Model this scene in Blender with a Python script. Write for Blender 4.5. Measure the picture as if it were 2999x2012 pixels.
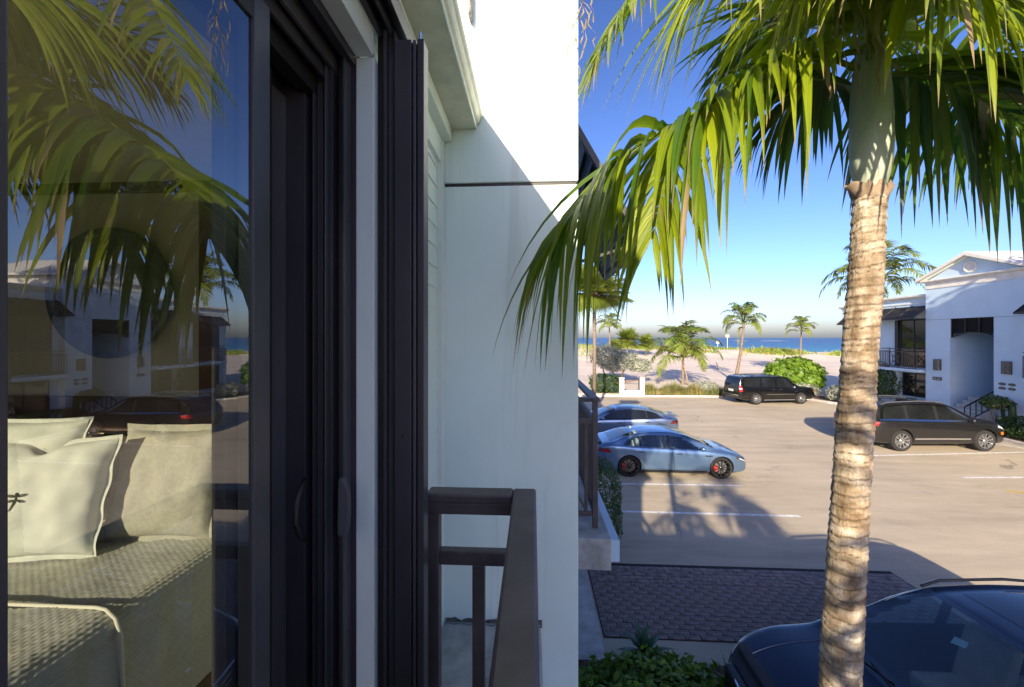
import bpy, bmesh, math, random
import numpy as np
from mathutils import Vector, Matrix, noise as mnoise
R = math.radians
for o in list(bpy.data.objects): bpy.data.objects.remove(o)
sc = bpy.context.scene
COL = sc.collection

# ------------------------------------------------------------------ camera, sky, sun, exposure
CAM_H = 4.35
YAW = math.atan(62/1166)
cam_d = bpy.data.cameras.new('camera'); cam = bpy.data.objects.new('camera', cam_d); COL.objects.link(cam)
cam_d.sensor_width = 36; cam_d.lens = 36*1166/2999; cam_d.shift_y = -17/2999
cam_d.clip_start = 0.02; cam_d.clip_end = 20000
cam.location = (0, 0, CAM_H); cam.rotation_euler = (R(90), 0, YAW)
sc.camera = cam

SUN_EL = R(20); SUN_AZ = R(14.8)                       # light travels towards +Y, a little towards +X
sun_dir = Vector((math.sin(SUN_AZ)*math.cos(SUN_EL), math.cos(SUN_AZ)*math.cos(SUN_EL), -math.sin(SUN_EL)))
w = bpy.data.worlds.new('World'); sc.world = w; w.use_nodes = True
nt = w.node_tree
sky = nt.nodes.new('ShaderNodeTexSky'); sky.sky_type = 'NISHITA'; sky.sun_disc = False
sky.sun_elevation = SUN_EL; sky.sun_rotation = R(180) + SUN_AZ
sky.air_density = 1.0; sky.dust_density = 1.3; sky.ozone_density = 4.4
bg = nt.nodes['Background']; bg.inputs['Strength'].default_value = 0.112
ga_ = nt.nodes.new('ShaderNodeGamma'); ga_.inputs['Gamma'].default_value = 1.3                      # a clearer, deeper sky than the standard air
wb = nt.nodes.new('ShaderNodeMix'); wb.data_type = 'RGBA'; wb.blend_type = 'MULTIPLY'; wb.inputs[0].default_value = 1; wb.inputs[7].default_value = (0.734, 0.622, 0.698, 1)   # white balance
nt.links.new(sky.outputs[0], ga_.inputs['Color']); nt.links.new(ga_.outputs[0], wb.inputs[6]); nt.links.new(wb.outputs[2], bg.inputs['Color'])
sl = bpy.data.lights.new('sun', 'SUN'); sl.energy = 5.0; sl.angle = R(0.5); sl.color = (1.0, 0.85, 0.64)
so = bpy.data.objects.new('sun', sl); COL.objects.link(so)
so.rotation_euler = sun_dir.to_track_quat('-Z', 'Y').to_euler()
so.location = (-10, -40, 30)
vs = sc.view_settings
vs.view_transform = 'Standard'; vs.look = 'None'; vs.gamma = 1; vs.use_curve_mapping = False; vs.exposure = 1.1
sc.cycles.max_bounces = 8; sc.cycles.transparent_max_bounces = 16
sc.cycles.use_denoising = True
sc.cycles.sample_clamp_indirect = 6

# ------------------------------------------------------------------ helpers
def tag(o, label=None, cat=None, group=None, kind=None):
    if label: o['label'] = label
    if cat: o['category'] = cat
    if group: o['group'] = group
    if kind: o['kind'] = kind
    return o
def empty(name, loc=(0, 0, 0), rz=0, parent=None):
    o = bpy.data.objects.new(name, None); COL.objects.link(o)
    o.location = loc; o.rotation_euler = (0, 0, rz); o.empty_display_size = .1
    if parent: o.parent = parent
    return o
def link(name, me, parent=None, loc=None):
    o = bpy.data.objects.new(name, me); COL.objects.link(o)
    if parent: o.parent = parent
    if loc: o.location = loc
    return o
def copy_tree(o, parent=None):
    c = o.copy(); COL.objects.link(c); c.parent = parent
    for ch in list(o.children): copy_tree(ch, c)
    return c
class MB:
    """collects polygons of ONE piece"""
    def __init__(s): s.v = []; s.f = []; s.m = []; s.uv = None
    def add(s, vs, fs, mi=0):
        n = len(s.v); s.v.extend([tuple(p) for p in vs]); s.f.extend([tuple(i+n for i in f) for f in fs]); s.m.extend([mi]*len(fs)); return s
    def box(s, x0, x1, y0, y1, z0, z1, mi=0):
        if x0 > x1: x0, x1 = x1, x0
        if y0 > y1: y0, y1 = y1, y0
        if z0 > z1: z0, z1 = z1, z0
        return s.add([(x0,y0,z0),(x1,y0,z0),(x1,y1,z0),(x0,y1,z0),(x0,y0,z1),(x1,y0,z1),(x1,y1,z1),(x0,y1,z1)],
                     [(0,3,2,1),(4,5,6,7),(0,1,5,4),(1,2,6,5),(2,3,7,6),(3,0,4,7)], mi)
    def bar(s, a, b, w, h, up=(0,0,1), mi=0):
        a = Vector(a); b = Vector(b); d = (b-a).normalized(); up = Vector(up)
        if abs(d.dot(up)) > .99: up = Vector((1,0,0))
        sd = d.cross(up).normalized(); u = sd.cross(d)
        vs = []
        for p in (a, b):
            for i, j in ((-1,-1),(1,-1),(1,1),(-1,1)): vs.append(p + sd*(i*w/2) + u*(j*h/2))
        return s.add(vs, [(0,1,2,3)[::-1],(4,5,6,7),(0,1,5,4),(1,2,6,5),(2,3,7,6),(3,0,4,7)][0:6], mi)
    def tube(s, pts, rad, seg=10, mi=0, caps=True):
        pts = [Vector(p) for p in pts]; n = len(pts)
        if not hasattr(rad, '__len__'): rad = [rad]*n
        vs = []; fs = []; ref = Vector((0,0,1))
        for i, p in enumerate(pts):
            d = (pts[min(i+1, n-1)]-pts[max(i-1, 0)]).normalized()
            if abs(d.dot(ref)) > .95: ref = Vector((1,0,0)) if abs(d.x) < .9 else Vector((0,1,0))
            sd = d.cross(ref).normalized(); u = sd.cross(d)
            for k in range(seg):
                a = 2*math.pi*k/seg; vs.append(p + sd*(math.cos(a)*rad[i]) + u*(math.sin(a)*rad[i]))
        for i in range(n-1):
            for k in range(seg):
                k2 = (k+1) % seg; fs.append((i*seg+k, i*seg+k2, (i+1)*seg+k2, (i+1)*seg+k))
        if caps: fs.append(tuple(range(seg))[::-1]); fs.append(tuple((n-1)*seg+k for k in range(seg)))
        return s.add(vs, fs, mi)
    def lathe(s, prof, seg=24, c=(0,0,0), axis='z', mi=0, a0=0, a1=2*math.pi):
        vs = []; fs = []; full = abs(a1-a0-2*math.pi) < 1e-6; m = seg if full else seg+1
        for r, h in prof:
            for k in range(m):
                a = a0+(a1-a0)*k/seg; x, y = r*math.cos(a), r*math.sin(a)
                p = (x, y, h) if axis == 'z' else (x, h, y) if axis == 'y' else (h, x, y)
                vs.append((p[0]+c[0], p[1]+c[1], p[2]+c[2]))
        for i in range(len(prof)-1):
            for k in range(seg):
                k2 = (k+1) % m; fs.append((i*m+k, i*m+k2, (i+1)*m+k2, (i+1)*m+k))
        return s.add(vs, fs, mi)
    def prism(s, poly, axis, h0, h1, mi=0):
        """poly: 2D points; axis 'x': (y,z), 'y': (x,z), 'z': (x,y)"""
        def P(p, h): return (h, p[0], p[1]) if axis == 'x' else (p[0], h, p[1]) if axis == 'y' else (p[0], p[1], h)
        n = len(poly); vs = [P(p, h0) for p in poly]+[P(p, h1) for p in poly]
        fs = [tuple(range(n))[::-1], tuple(range(n, 2*n))]+[(i, (i+1) % n, n+(i+1) % n, n+i) for i in range(n)]
        return s.add(vs, fs, mi)
    def sheet(s, x0, x1, y0, y1, z, mi=0): return s.add([(x0,y0,z),(x1,y0,z),(x1,y1,z),(x0,y1,z)], [(0,1,2,3)], mi)
    def build(s, name, mat, parent=None, smooth=False, bevel=0, loc=None, fixn=True, sharp=None):
        me = bpy.data.meshes.new(name); me.from_pydata(s.v, [], s.f)
        for m_ in (mat if isinstance(mat, (list, tuple)) else [mat]): me.materials.append(m_)
        if len(set(s.m)) > 1: me.polygons.foreach_set('material_index', s.m)
        if fixn:
            bm = bmesh.new(); bm.from_mesh(me); bmesh.ops.recalc_face_normals(bm, faces=bm.faces); bm.to_mesh(me); bm.free()
        if smooth:
            me.polygons.foreach_set('use_smooth', [True]*len(me.polygons))
            if sharp: me.set_sharp_from_angle(angle=R(sharp))
        o = link(name, me, parent, loc)
        if bevel:
            b = o.modifiers.new('bevel', 'BEVEL'); b.width = bevel; b.segments = 2; b.limit_method = 'ANGLE'; b.angle_limit = R(40)
        return o

# ------------------------------------------------------------------ materials
M = {}
def nmat(name):
    m = bpy.data.materials.new(name); m.use_nodes = True; M[name] = m
    return m, m.node_tree.nodes, m.node_tree.links, m.node_tree.nodes['Principled BSDF']
def ramp(N, stops):
    r = N.new('ShaderNodeValToRGB'); e = r.color_ramp.elements
    while len(e) < len(stops): e.new(.5)
    for i, (p, c) in enumerate(stops): e[i].position = p; e[i].color = (*c, 1) if len(c) == 3 else c
    return r
def tex(N, L, kind, scale, detail=6, rough=.6, coord='Object', sc3=None, dist=0):
    tc = N.new('ShaderNodeTexCoord'); mp = N.new('ShaderNodeMapping')
    L.new(tc.outputs[coord], mp.inputs[0])
    if sc3: mp.inputs['Scale'].default_value = sc3
    if kind == 'noise':
        t = N.new('ShaderNodeTexNoise'); t.inputs['Scale'].default_value = scale; t.inputs['Detail'].default_value = detail; t.inputs['Roughness'].default_value = rough
        t.inputs['Distortion'].default_value = dist
    elif kind == 'voronoi':
        t = N.new('ShaderNodeTexVoronoi'); t.inputs['Scale'].default_value = scale
    elif kind == 'wave':
        t = N.new('ShaderNodeTexWave'); t.inputs['Scale'].default_value = scale; t.inputs['Distortion'].default_value = dist
    L.new(mp.outputs[0], t.inputs['Vector'])
    return t
def mixc(N, L, a, b, fac, mode='MIX'):
    m = N.new('ShaderNodeMix'); m.data_type = 'RGBA'; m.blend_type = mode
    for sock, v in ((m.inputs[6], a), (m.inputs[7], b)):
        if hasattr(v, 'is_output'): L.new(v, sock)
        else: sock.default_value = (*v, 1)
    if hasattr(fac, 'is_output'): L.new(fac, m.inputs[0])
    else: m.inputs[0].default_value = fac
    return m.outputs[2]
def bump(N, L, b, h, strength=.3, dist=.01):
    bp = N.new('ShaderNodeBump'); bp.inputs['Strength'].default_value = strength; bp.inputs['Distance'].default_value = dist
    L.new(h, bp.inputs['Height']); L.new(bp.outputs[0], b.inputs['Normal']); return bp
def simple(name, c, rough=.5, metal=0, var=.12, scale=6, bstr=.1, bscale=120, coat=0, spec=.5, bdist=.003, sc3=None, coord='Object'):
    """base colour with soft wear and a fine relief"""
    m, N, L, b = nmat(name)
    t = tex(N, L, 'noise', scale, sc3=sc3, coord=coord)
    c2 = tuple(max(0, x*(1-var*1.6)) for x in c); c3 = tuple(min(1, x*(1+var)) for x in c)
    r = ramp(N, [(.3, c2), (.7, c3)]); L.new(t.outputs[0], r.inputs[0]); L.new(r.outputs[0], b.inputs['Base Color'])
    b.inputs['Roughness'].default_value = rough; b.inputs['Metallic'].default_value = metal
    b.inputs['Coat Weight'].default_value = coat; b.inputs['Coat Roughness'].default_value = .03; b.inputs['Specular IOR Level'].default_value = spec
    if bstr:
        t2 = tex(N, L, 'noise', bscale, 3); bump(N, L, b, t2.outputs[0], bstr, bdist)
    return m

# painted stucco with run-off stains
def stucco(name, c, stain=.35):
    m, N, L, b = nmat(name)
    t = tex(N, L, 'noise', 1.7, 5); r = ramp(N, [(.3, tuple(x*.9 for x in c)), (.75, c)]); L.new(t.outputs[0], r.inputs[0])
    st = tex(N, L, 'noise', 1, 5, .7, sc3=(9, 9, .35), dist=.4); sr = ramp(N, [(.56, (0,0,0)), (.75, (1,1,1))]); L.new(st.outputs[0], sr.inputs[0])
    mul = N.new('ShaderNodeMath'); mul.operation = 'MULTIPLY'; mul.inputs[1].default_value = stain; L.new(sr.outputs[0], mul.inputs[0])
    col = mixc(N, L, r.outputs[0], (.42, .44, .36), mul.outputs[0]); L.new(col, b.inputs['Base Color'])
    b.inputs['Roughness'].default_value = .75
    t2 = tex(N, L, 'noise', 220, 3); bump(N, L, b, t2.outputs[0], .25, .002)
    return m
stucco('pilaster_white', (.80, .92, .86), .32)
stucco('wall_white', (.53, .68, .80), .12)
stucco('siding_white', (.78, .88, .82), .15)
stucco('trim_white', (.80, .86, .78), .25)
simple('gutter_paint', (.60, .60, .47), .38, 0, .2, 5, .1, 60)
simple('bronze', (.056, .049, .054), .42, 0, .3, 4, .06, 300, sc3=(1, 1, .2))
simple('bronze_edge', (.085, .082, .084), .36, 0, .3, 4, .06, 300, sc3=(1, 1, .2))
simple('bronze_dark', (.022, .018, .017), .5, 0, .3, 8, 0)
simple('rail_bronze', (.085, .067, .066), .48, 0, .25, 8, .12, 400)
simple('slab_concrete', (.42, .42, .40), .85, 0, .3, 5, .5, 60, bdist=.006)
simple('chrome', (.75, .76, .78), .12, 1, .03, 3, 0)
simple('dark_plastic', (.012, .012, .013), .45, 0, .2, 20, 0)
simple('rubber', (.014, .014, .014), .85, 0, .3, 30, .2, 200)
simple('rim_silver', (.55, .56, .58), .25, .9, .05, 8, 0)
simple('rim_black', (.03, .03, .033), .25, .6, .1, 8, 0)
simple('caliper_red', (.55, .02, .015), .35, 0, .05, 5, 0)
simple('brake_disc', (.25, .25, .25), .4, .9, .05, 5, 0)
simple('linen_white', (.57, .59, .54), .9, 0, .05, 8, .35, 900, bdist=.001)
simple('linen_grey', (.38, .37, .31), .95, 0, .1, 60, .4, 700, bdist=.001)
simple('quilt', (.48, .48, .42), .95, 0, .08, 10, .3, 500, bdist=.001)
simple('sheet_white', (.70, .68, .58), .9, 0, .05, 5, .2, 400, bdist=.001)
simple('bed_wood', (.11, .055, .028), .5, 0, .3, 3, .1, 100, sc3=(1, 12, 1))
simple('room_wall', (.52, .47, .32), .85, 0, .05, 3, .05, 200)
simple('dragonfly_thread', (.03, .035, .015), .9, 0, .2, 300, .3, 900)
simple('awning_metal', (.035, .034, .036), .5, 0, .2, 5, .1, 60)
simple('window_frame_dark', (.02, .018, .017), .45, 0, .2, 5, 0)
simple('kerb_concrete', (.50, .47, .42), .9, 0, .2, 4, .4, 50, bdist=.005)
simple('paver', (.25, .195, .175), .85, 0, .35, 9, .6, 130, bdist=.004)
simple('paver_joint', (.03, .026, .026), .95, 0, .3, 9, .3, 90)
simple('line_white', (.75, .75, .73), .7, 0, .25, 7, .2, 90)
simple('line_yellow', (.62, .42, .06), .7, 0, .3, 7, .2, 90)
simple('mulch', (.10, .055, .03), .95, 0, .5, 14, .8, 60, bdist=.03)
simple('stair_stone', (.45, .45, .43), .85, 0, .15, 5, .2, 60)
simple('roofing', (.33, .31, .27), .95, 0, .6, 60, .9, 110, bdist=.01)
simple('roof_white', (.72, .70, .64), .7, 0, .1, 3, .1, 60)
simple('sign_black', (.02, .02, .022), .5, 0, .1, 8, 0)
simple('sign_mark', (.55, .55, .55), .6, 0, .1, 8, 0)
simple('lamp_bronze', (.13, .13, .13), .4, .5, .3, 10, .1, 90)
simple('post_white', (.58, .56, .50), .7, 0, .15, 8, .2, 90)
simple('foam', (.8, .82, .83), .8, 0, .1, 3, 0)
simple('paper', (.30, .50, .52), .8, 0, .05, 20, 0)
simple('seat_cream', (.45, .43, .38), .7, 0, .1, 6, .1, 80)
simple('cabin_dark', (.016, .017, .02), .7, 0, .2, 9, .1, 80)
simple('drift_wood', (.30, .22, .15), .9, 0, .4, 8, .5, 40)
simple('wire_iron', (.012, .012, .014), .5, 0, .2, 8, 0)
simple('rail_grime', (.16, .16, .14), .95, 0, .5, 30, .8, 60, bdist=.01)

def glass_mix(name, tint, refl, rough=0.0, rc=(1, 1, 1)):
    """coated window glass: tinted see-through with a mirror coat whose share rises with the angle"""
    m = bpy.data.materials.new(name); m.use_nodes = True; N = m.node_tree.nodes; L = m.node_tree.links; M[name] = m
    N.remove(N['Principled BSDF']); out = N['Material Output']
    tr = N.new('ShaderNodeBsdfTransparent'); tr.inputs[0].default_value = (*tint, 1)
    gl = N.new('ShaderNodeBsdfGlossy'); gl.inputs['Roughness'].default_value = rough; gl.inputs['Color'].default_value = (*rc, 1)
    ge = N.new('ShaderNodeNewGeometry'); dt = N.new('ShaderNodeVectorMath'); dt.operation = 'DOT_PRODUCT'; L.new(ge.outputs['Normal'], dt.inputs[0]); L.new(ge.outputs['Incoming'], dt.inputs[1])
    ab = N.new('ShaderNodeMath'); ab.operation = 'ABSOLUTE'; L.new(dt.outputs['Value'], ab.inputs[0]); om = N.new('ShaderNodeMath'); om.operation = 'SUBTRACT'; om.inputs[0].default_value = 1; L.new(ab.outputs[0], om.inputs[1])
    pw = N.new('ShaderNodeMath'); pw.operation = 'POWER'; pw.inputs[1].default_value = 5; L.new(om.outputs[0], pw.inputs[0])
    mr = N.new('ShaderNodeMapRange'); mr.inputs[3].default_value = refl; mr.inputs[4].default_value = 1; L.new(pw.outputs[0], mr.inputs[0])
    mx = N.new('ShaderNodeMixShader'); L.new(mr.outputs[0], mx.inputs[0]); L.new(tr.outputs[0], mx.inputs[1]); L.new(gl.outputs[0], mx.inputs[2])
    L.new(mx.outputs[0], out.inputs[0]); return m
glass_mix('door_glass', (.76, .78, .73), .165, rc=(.92, .96, 1))
glass_mix('sun_tint_glass', (.55, .57, .54), .05)
glass_mix('car_glass_clear', (.58, .68, .68), .10)
glass_mix('car_glass_tint', (.05, .055, .06), .08)
simple('window_glass', (.012, .014, .015), .04, 0, .3, .8, 0, spec=.8)

def paint(name, c, flake=.0, rough=.25, metal=.6):
    m, N, L, b = nmat(name)
    t = tex(N, L, 'noise', 3, 4); r = ramp(N, [(.35, tuple(x*.93 for x in c)), (.65, c)]); L.new(t.outputs[0], r.inputs[0]); L.new(r.outputs[0], b.inputs['Base Color'])
    b.inputs['Roughness'].default_value = rough; b.inputs['Metallic'].default_value = metal; b.inputs['Coat Weight'].default_value = .7; b.inputs['Coat Roughness'].default_value = .03
    d = tex(N, L, 'noise', 2, 3); rr = ramp(N, [(.3, (rough*.92,)*3), (.8, (min(1, rough*1.12),)*3)]); L.new(d.outputs[0], rr.inputs[0]); L.new(rr.outputs[0], b.inputs['Roughness'])
    return m
paint('paint_blue', (.15, .25, .40), metal=.75, rough=.3)
paint('paint_silver_blue', (.24, .32, .45), metal=.75, rough=.3)
paint('paint_black', (.006, .006, .007), metal=.2, rough=.22)
paint('paint_black_dusty', (.010, .010, .011), metal=.2, rough=.3)
paint('paint_dark_blue', (.013, .017, .030), metal=.8, rough=.2)
def lens(name, c, e=0):
    m, N, L, b = nmat(name); b.inputs['Base Color'].default_value = (*c, 1); b.inputs['Roughness'].default_value = .08; b.inputs['Coat Weight'].default_value = 1
    t = tex(N, L, 'wave', 20); bump(N, L, b, t.outputs[0], .2, .004); return m
lens('lens_red', (.45, .01, .012)); lens('lens_clear', (.55, .58, .6)); lens('lens_amber', (.7, .16, .02)); lens('lens_dark', (.05, .05, .055)); lens('lens_smoke', (.10, .008, .012))

# ground materials
def concrete_lot():
    m, N, L, b = nmat('lot_concrete')
    t1 = tex(N, L, 'noise', .22, 6, .65); t2 = tex(N, L, 'noise', 1, 6, .7, sc3=(.25, 1.3, 1)); t3 = tex(N, L, 'noise', 38, 4, .8)
    r1 = ramp(N, [(.3, (.47, .395, .285)), (.7, (.60, .51, .37))]); L.new(t1.outputs[0], r1.inputs[0])
    r2 = ramp(N, [(.35, (.70, .69, .68)), (.62, (1, 1, 1))]); L.new(t2.outputs[0], r2.inputs[0])
    r3 = ramp(N, [(.3, (.78, .78, .78)), (.62, (1.0, 1.0, 1.0))]); L.new(t3.outputs[0], r3.inputs[0])
    c = mixc(N, L, r1.outputs[0], r2.outputs[0], .75, 'MULTIPLY'); c = mixc(N, L, c, r3.outputs[0], .8, 'MULTIPLY')
    # tyre scuffs and oil
    t4 = tex(N, L, 'noise', 1, 4, .6, sc3=(.35, 2.6, 1), dist=1.2); r4 = ramp(N, [(.62, (0, 0, 0)), (.72, (1, 1, 1))]); L.new(t4.outputs[0], r4.inputs[0])
    q = N.new('ShaderNodeMath'); q.operation = 'MULTIPLY'; q.inputs[1].default_value = .28; L.new(r4.outputs[0], q.inputs[0])
    c = mixc(N, L, c, (.17, .14, .11), q.outputs[0])
    # hairline cracks: the edges of large warped cells, broken up
    nz = tex(N, L, 'noise', 1.1, 6, .7); tc = N.new('ShaderNodeTexCoord'); ad = N.new('ShaderNodeVectorMath'); ad.operation = 'MULTIPLY_ADD'
    L.new(nz.outputs['Color'], ad.inputs[0]); ad.inputs[1].default_value = (1.3, 1.3, 0); L.new(tc.outputs['Object'], ad.inputs[2])
    v = N.new('ShaderNodeTexVoronoi'); v.feature = 'DISTANCE_TO_EDGE'; v.inputs['Scale'].default_value = .21; L.new(ad.outputs[0], v.inputs['Vector'])
    rv = ramp(N, [(.0, (1, 1, 1)), (.0022, (.7, .7, .7)), (.005, (0, 0, 0))]); L.new(v.outputs['Distance'], rv.inputs[0])
    br = tex(N, L, 'noise', .35, 3); rb = ramp(N, [(.52, (0, 0, 0)), (.62, (.8, .8, .8))]); L.new(br.outputs[0], rb.inputs[0])
    mm = N.new('ShaderNodeMath'); mm.operation = 'MULTIPLY'; L.new(rv.outputs[0], mm.inputs[0]); L.new(rb.outputs[0], mm.inputs[1])
    c = mixc(N, L, c, (.10, .085, .07), mm.outputs[0])
    L.new(c, b.inputs['Base Color']); b.inputs['Roughness'].default_value = .88
    bump(N, L, b, t3.outputs[0], .35, .006)
concrete_lot()
def sand():
    m, N, L, b = nmat('sand')
    t = tex(N, L, 'noise', .12, 7, .65); r = ramp(N, [(.3, (.57, .485, .40)), (.7, (.69, .60, .505))]); L.new(t.outputs[0], r.inputs[0])
    t2 = tex(N, L, 'noise', 1.6, 6, .75); r2 = ramp(N, [(.3, (.84, .83, .82)), (.62, (1, 1, 1))]); L.new(t2.outputs[0], r2.inputs[0])
    L.new(mixc(N, L, r.outputs[0], r2.outputs[0], .8, 'MULTIPLY'), b.inputs['Base Color']); b.inputs['Roughness'].default_value = .95
    bump(N, L, b, t2.outputs[0], .9, .12)
sand()
def sea():
    m, N, L, b = nmat('sea_water')
    tc = N.new('ShaderNodeTexCoord'); sp = N.new('ShaderNodeSeparateXYZ'); L.new(tc.outputs['Object'], sp.inputs[0])
    mr = N.new('ShaderNodeMapRange'); mr.inputs[1].default_value = 140; mr.inputs[2].default_value = 900; L.new(sp.outputs[1], mr.inputs[0])
    r = ramp(N, [(0, (.022, .19, .28)), (.10, (.010, .105, .21)), (.4, (.004, .045, .135)), (1, (.003, .028, .105))]); L.new(mr.outputs[0], r.inputs[0])
    t = tex(N, L, 'noise', 1, 5, .6, sc3=(.010, .05, 1)); r2 = ramp(N, [(.35, (.72, .75, .8)), (.65, (1.1, 1.1, 1.1))]); L.new(t.outputs[0], r2.inputs[0])
    c = mixc(N, L, r.outputs[0], r2.outputs[0], .9, 'MULTIPLY')
    L.new(c, b.inputs['Base Color']); b.inputs['Roughness'].default_value = .35; b.inputs['Specular IOR Level'].default_value = .25
    t2 = tex(N, L, 'noise', 1, 6, .7, sc3=(.12, .5, 1)); bump(N, L, b, t2.outputs[0], .8, .5)
sea()

def leafmat(name, c, c2, trans=.35, rough=.45, spec=.35, scale=3, streak=False, tipc=(.34, .25, .14)):
    """leaf: colour varies from piece to piece ('tint' attribute: x = yellowness, y = dryness)"""
    m, N, L, b = nmat(name); out = N['Material Output']
    at = N.new('ShaderNodeAttribute'); at.attribute_name = 'tint'; sp = N.new('ShaderNodeSeparateColor'); L.new(at.outputs['Color'], sp.inputs[0])
    t = tex(N, L, 'noise', scale, 4); ad = N.new('ShaderNodeMath'); ad.operation = 'MULTIPLY_ADD'; ad.inputs[1].default_value = .5; L.new(t.outputs[0], ad.inputs[0]); L.new(sp.outputs[0], ad.inputs[2])
    sb = N.new('ShaderNodeMath'); sb.operation = 'SUBTRACT'; sb.inputs[1].default_value = .25; L.new(ad.outputs[0], sb.inputs[0])
    col = mixc(N, L, c, c2, sb.outputs[0])
    if streak:
        uv = N.new('ShaderNodeUVMap'); mp = N.new('ShaderNodeMapping'); mp.inputs['Scale'].default_value = (9, .35, 1); L.new(uv.outputs[0], mp.inputs[0])
        nz = N.new('ShaderNodeTexNoise'); nz.inputs['Scale'].default_value = 2.2; nz.inputs['Detail'].default_value = 3; L.new(mp.outputs[0], nz.inputs['Vector'])
        rr = ramp(N, [(.35, (.55, .62, .5)), (.65, (1.25, 1.2, 1.05))]); L.new(nz.outputs[0], rr.inputs[0])
        col = mixc(N, L, col, rr.outputs[0], .75, 'MULTIPLY')
        bump(N, L, b, nz.outputs[0], .45, .004)
    col = mixc(N, L, col, tipc, sp.outputs[1])
    L.new(col, b.inputs['Base Color']); b.inputs['Roughness'].default_value = rough; b.inputs['Specular IOR Level'].default_value = spec
    tl = N.new('ShaderNodeBsdfTranslucent'); g = mixc(N, L, col, (1.0, 1.0, .35), .3, 'MULTIPLY'); gg = N.new('ShaderNodeHueSaturation'); gg.inputs['Value'].default_value = 1.7; L.new(g, gg.inputs['Color']); L.new(gg.outputs[0], tl.inputs[0])
    mx = N.new('ShaderNodeMixShader'); mx.inputs[0].default_value = trans; L.new(b.outputs[0], mx.inputs[1]); L.new(tl.outputs[0], mx.inputs[2]); L.new(mx.outputs[0], out.inputs[0])
    return m
leafmat('palm_leaf', (.045, .125, .012), (.27, .33, .012), .40, .38, .5, 2.5, True)
leafmat('coco_leaf', (.060, .13, .022), (.22, .25, .035), .35, .5, .35, .8)
leafmat('silver_leaf', (.22, .25, .19), (.36, .38, .30), .15, .7, .2, 3)
leafmat('hedge_leaf', (.025, .060, .015), (.075, .13, .028), .22, .45, .4, 4)
leafmat('seagrape_leaf', (.055, .13, .015), (.17, .27, .025), .3, .45, .4, 3)
leafmat('grass_blade', (.10, .15, .045), (.34, .28, .11), .25, .7, .2, .9)
leafmat('dune_grass', (.15, .27, .03), (.36, .33, .09), .25, .7, .2, .12)
leafmat('agave_leaf', (.045, .11, .06), (.09, .17, .09), .1, .45, .4, 6)
leafmat('dry_leaf', (.34, .21, .09), (.50, .34, .17), .3, .8, .2, 6)

def trunk_mat(name, c1, c2, c3, ringscale=0):
    m, N, L, b = nmat(name)
    t = tex(N, L, 'noise', 7, 7, .7, sc3=(1, 1, 2.2)); r = ramp(N, [(.32, c1), (.48, c2), (.66, c3)]); L.new(t.outputs[0], r.inputs[0])
    t2 = tex(N, L, 'noise', 45, 5, .75, sc3=(1.6, 1.6, .5)); r2 = ramp(N, [(.3, (.45, .42, .4)), (.6, (1.05, 1.05, 1.05))]); L.new(t2.outputs[0], r2.inputs[0])
    c = mixc(N, L, r.outputs[0], r2.outputs[0], .7, 'MULTIPLY')
    if ringscale:
        at = N.new('ShaderNodeAttribute'); at.attribute_name = 'tint'; sp = N.new('ShaderNodeSeparateColor'); L.new(at.outputs['Color'], sp.inputs[0])
        rg = ramp(N, [(.3, (.50, .44, .36)), (.7, (1.12, 1.12, 1.12))]); L.new(sp.outputs[1], rg.inputs[0]); c = mixc(N, L, c, rg.outputs[0], .75, 'MULTIPLY'); c = mixc(N, L, c, (.05, .028, .014), sp.outputs[0])
    L.new(c, b.inputs['Base Color']); b.inputs['Roughness'].default_value = .9
    bump(N, L, b, t2.outputs[0], .8, .012)
trunk_mat('palm_trunk', (.20, .13, .065), (.40, .32, .22), (.62, .56, .46), 1)
trunk_mat('coco_trunk', (.11, .075, .05), (.19, .14, .10), (.26, .21, .16))
trunk_mat('branch_bark', (.10, .06, .035), (.18, .11, .07), (.26, .18, .13))
def shaft_mat():
    m, N, L, b = nmat('crownshaft')
    t = tex(N, L, 'noise', 6, 6, .65, sc3=(1, 1, .3)); r = ramp(N, [(.3, (.24, .29, .22)), (.6, (.38, .43, .34)), (.8, (.47, .48, .38))]); L.new(t.outputs[0], r.inputs[0])
    t2 = tex(N, L, 'noise', 26, 5, .7); r2 = ramp(N, [(.62, (0, 0, 0)), (.70, (1, 1, 1))]); L.new(t2.outputs[0], r2.inputs[0])
    q = N.new('ShaderNodeMath'); q.operation = 'MULTIPLY'; q.inputs[1].default_value = .55; L.new(r2.outputs[0], q.inputs[0])
    L.new(mixc(N, L, r.outputs[0], (.20, .20, .06), q.outputs[0]), b.inputs['Base Color']); b.inputs['Roughness'].default_value = .5
    bump(N, L, b, t.outputs[0], .2, .01)
shaft_mat()

def pt(xd, yd, Y):
    """world point at depth Y seen at photo position (xd, yd) (photo 2337 wide)"""
    S = 2999/2337; u = (xd*S-1499.5)/1166; v = (989-yd*S)/1166; c, s = math.cos(YAW), math.sin(YAW)
    t = Y/(u*s+c); return Vector(((u*c-s)*t, Y, CAM_H+v*t))

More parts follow.
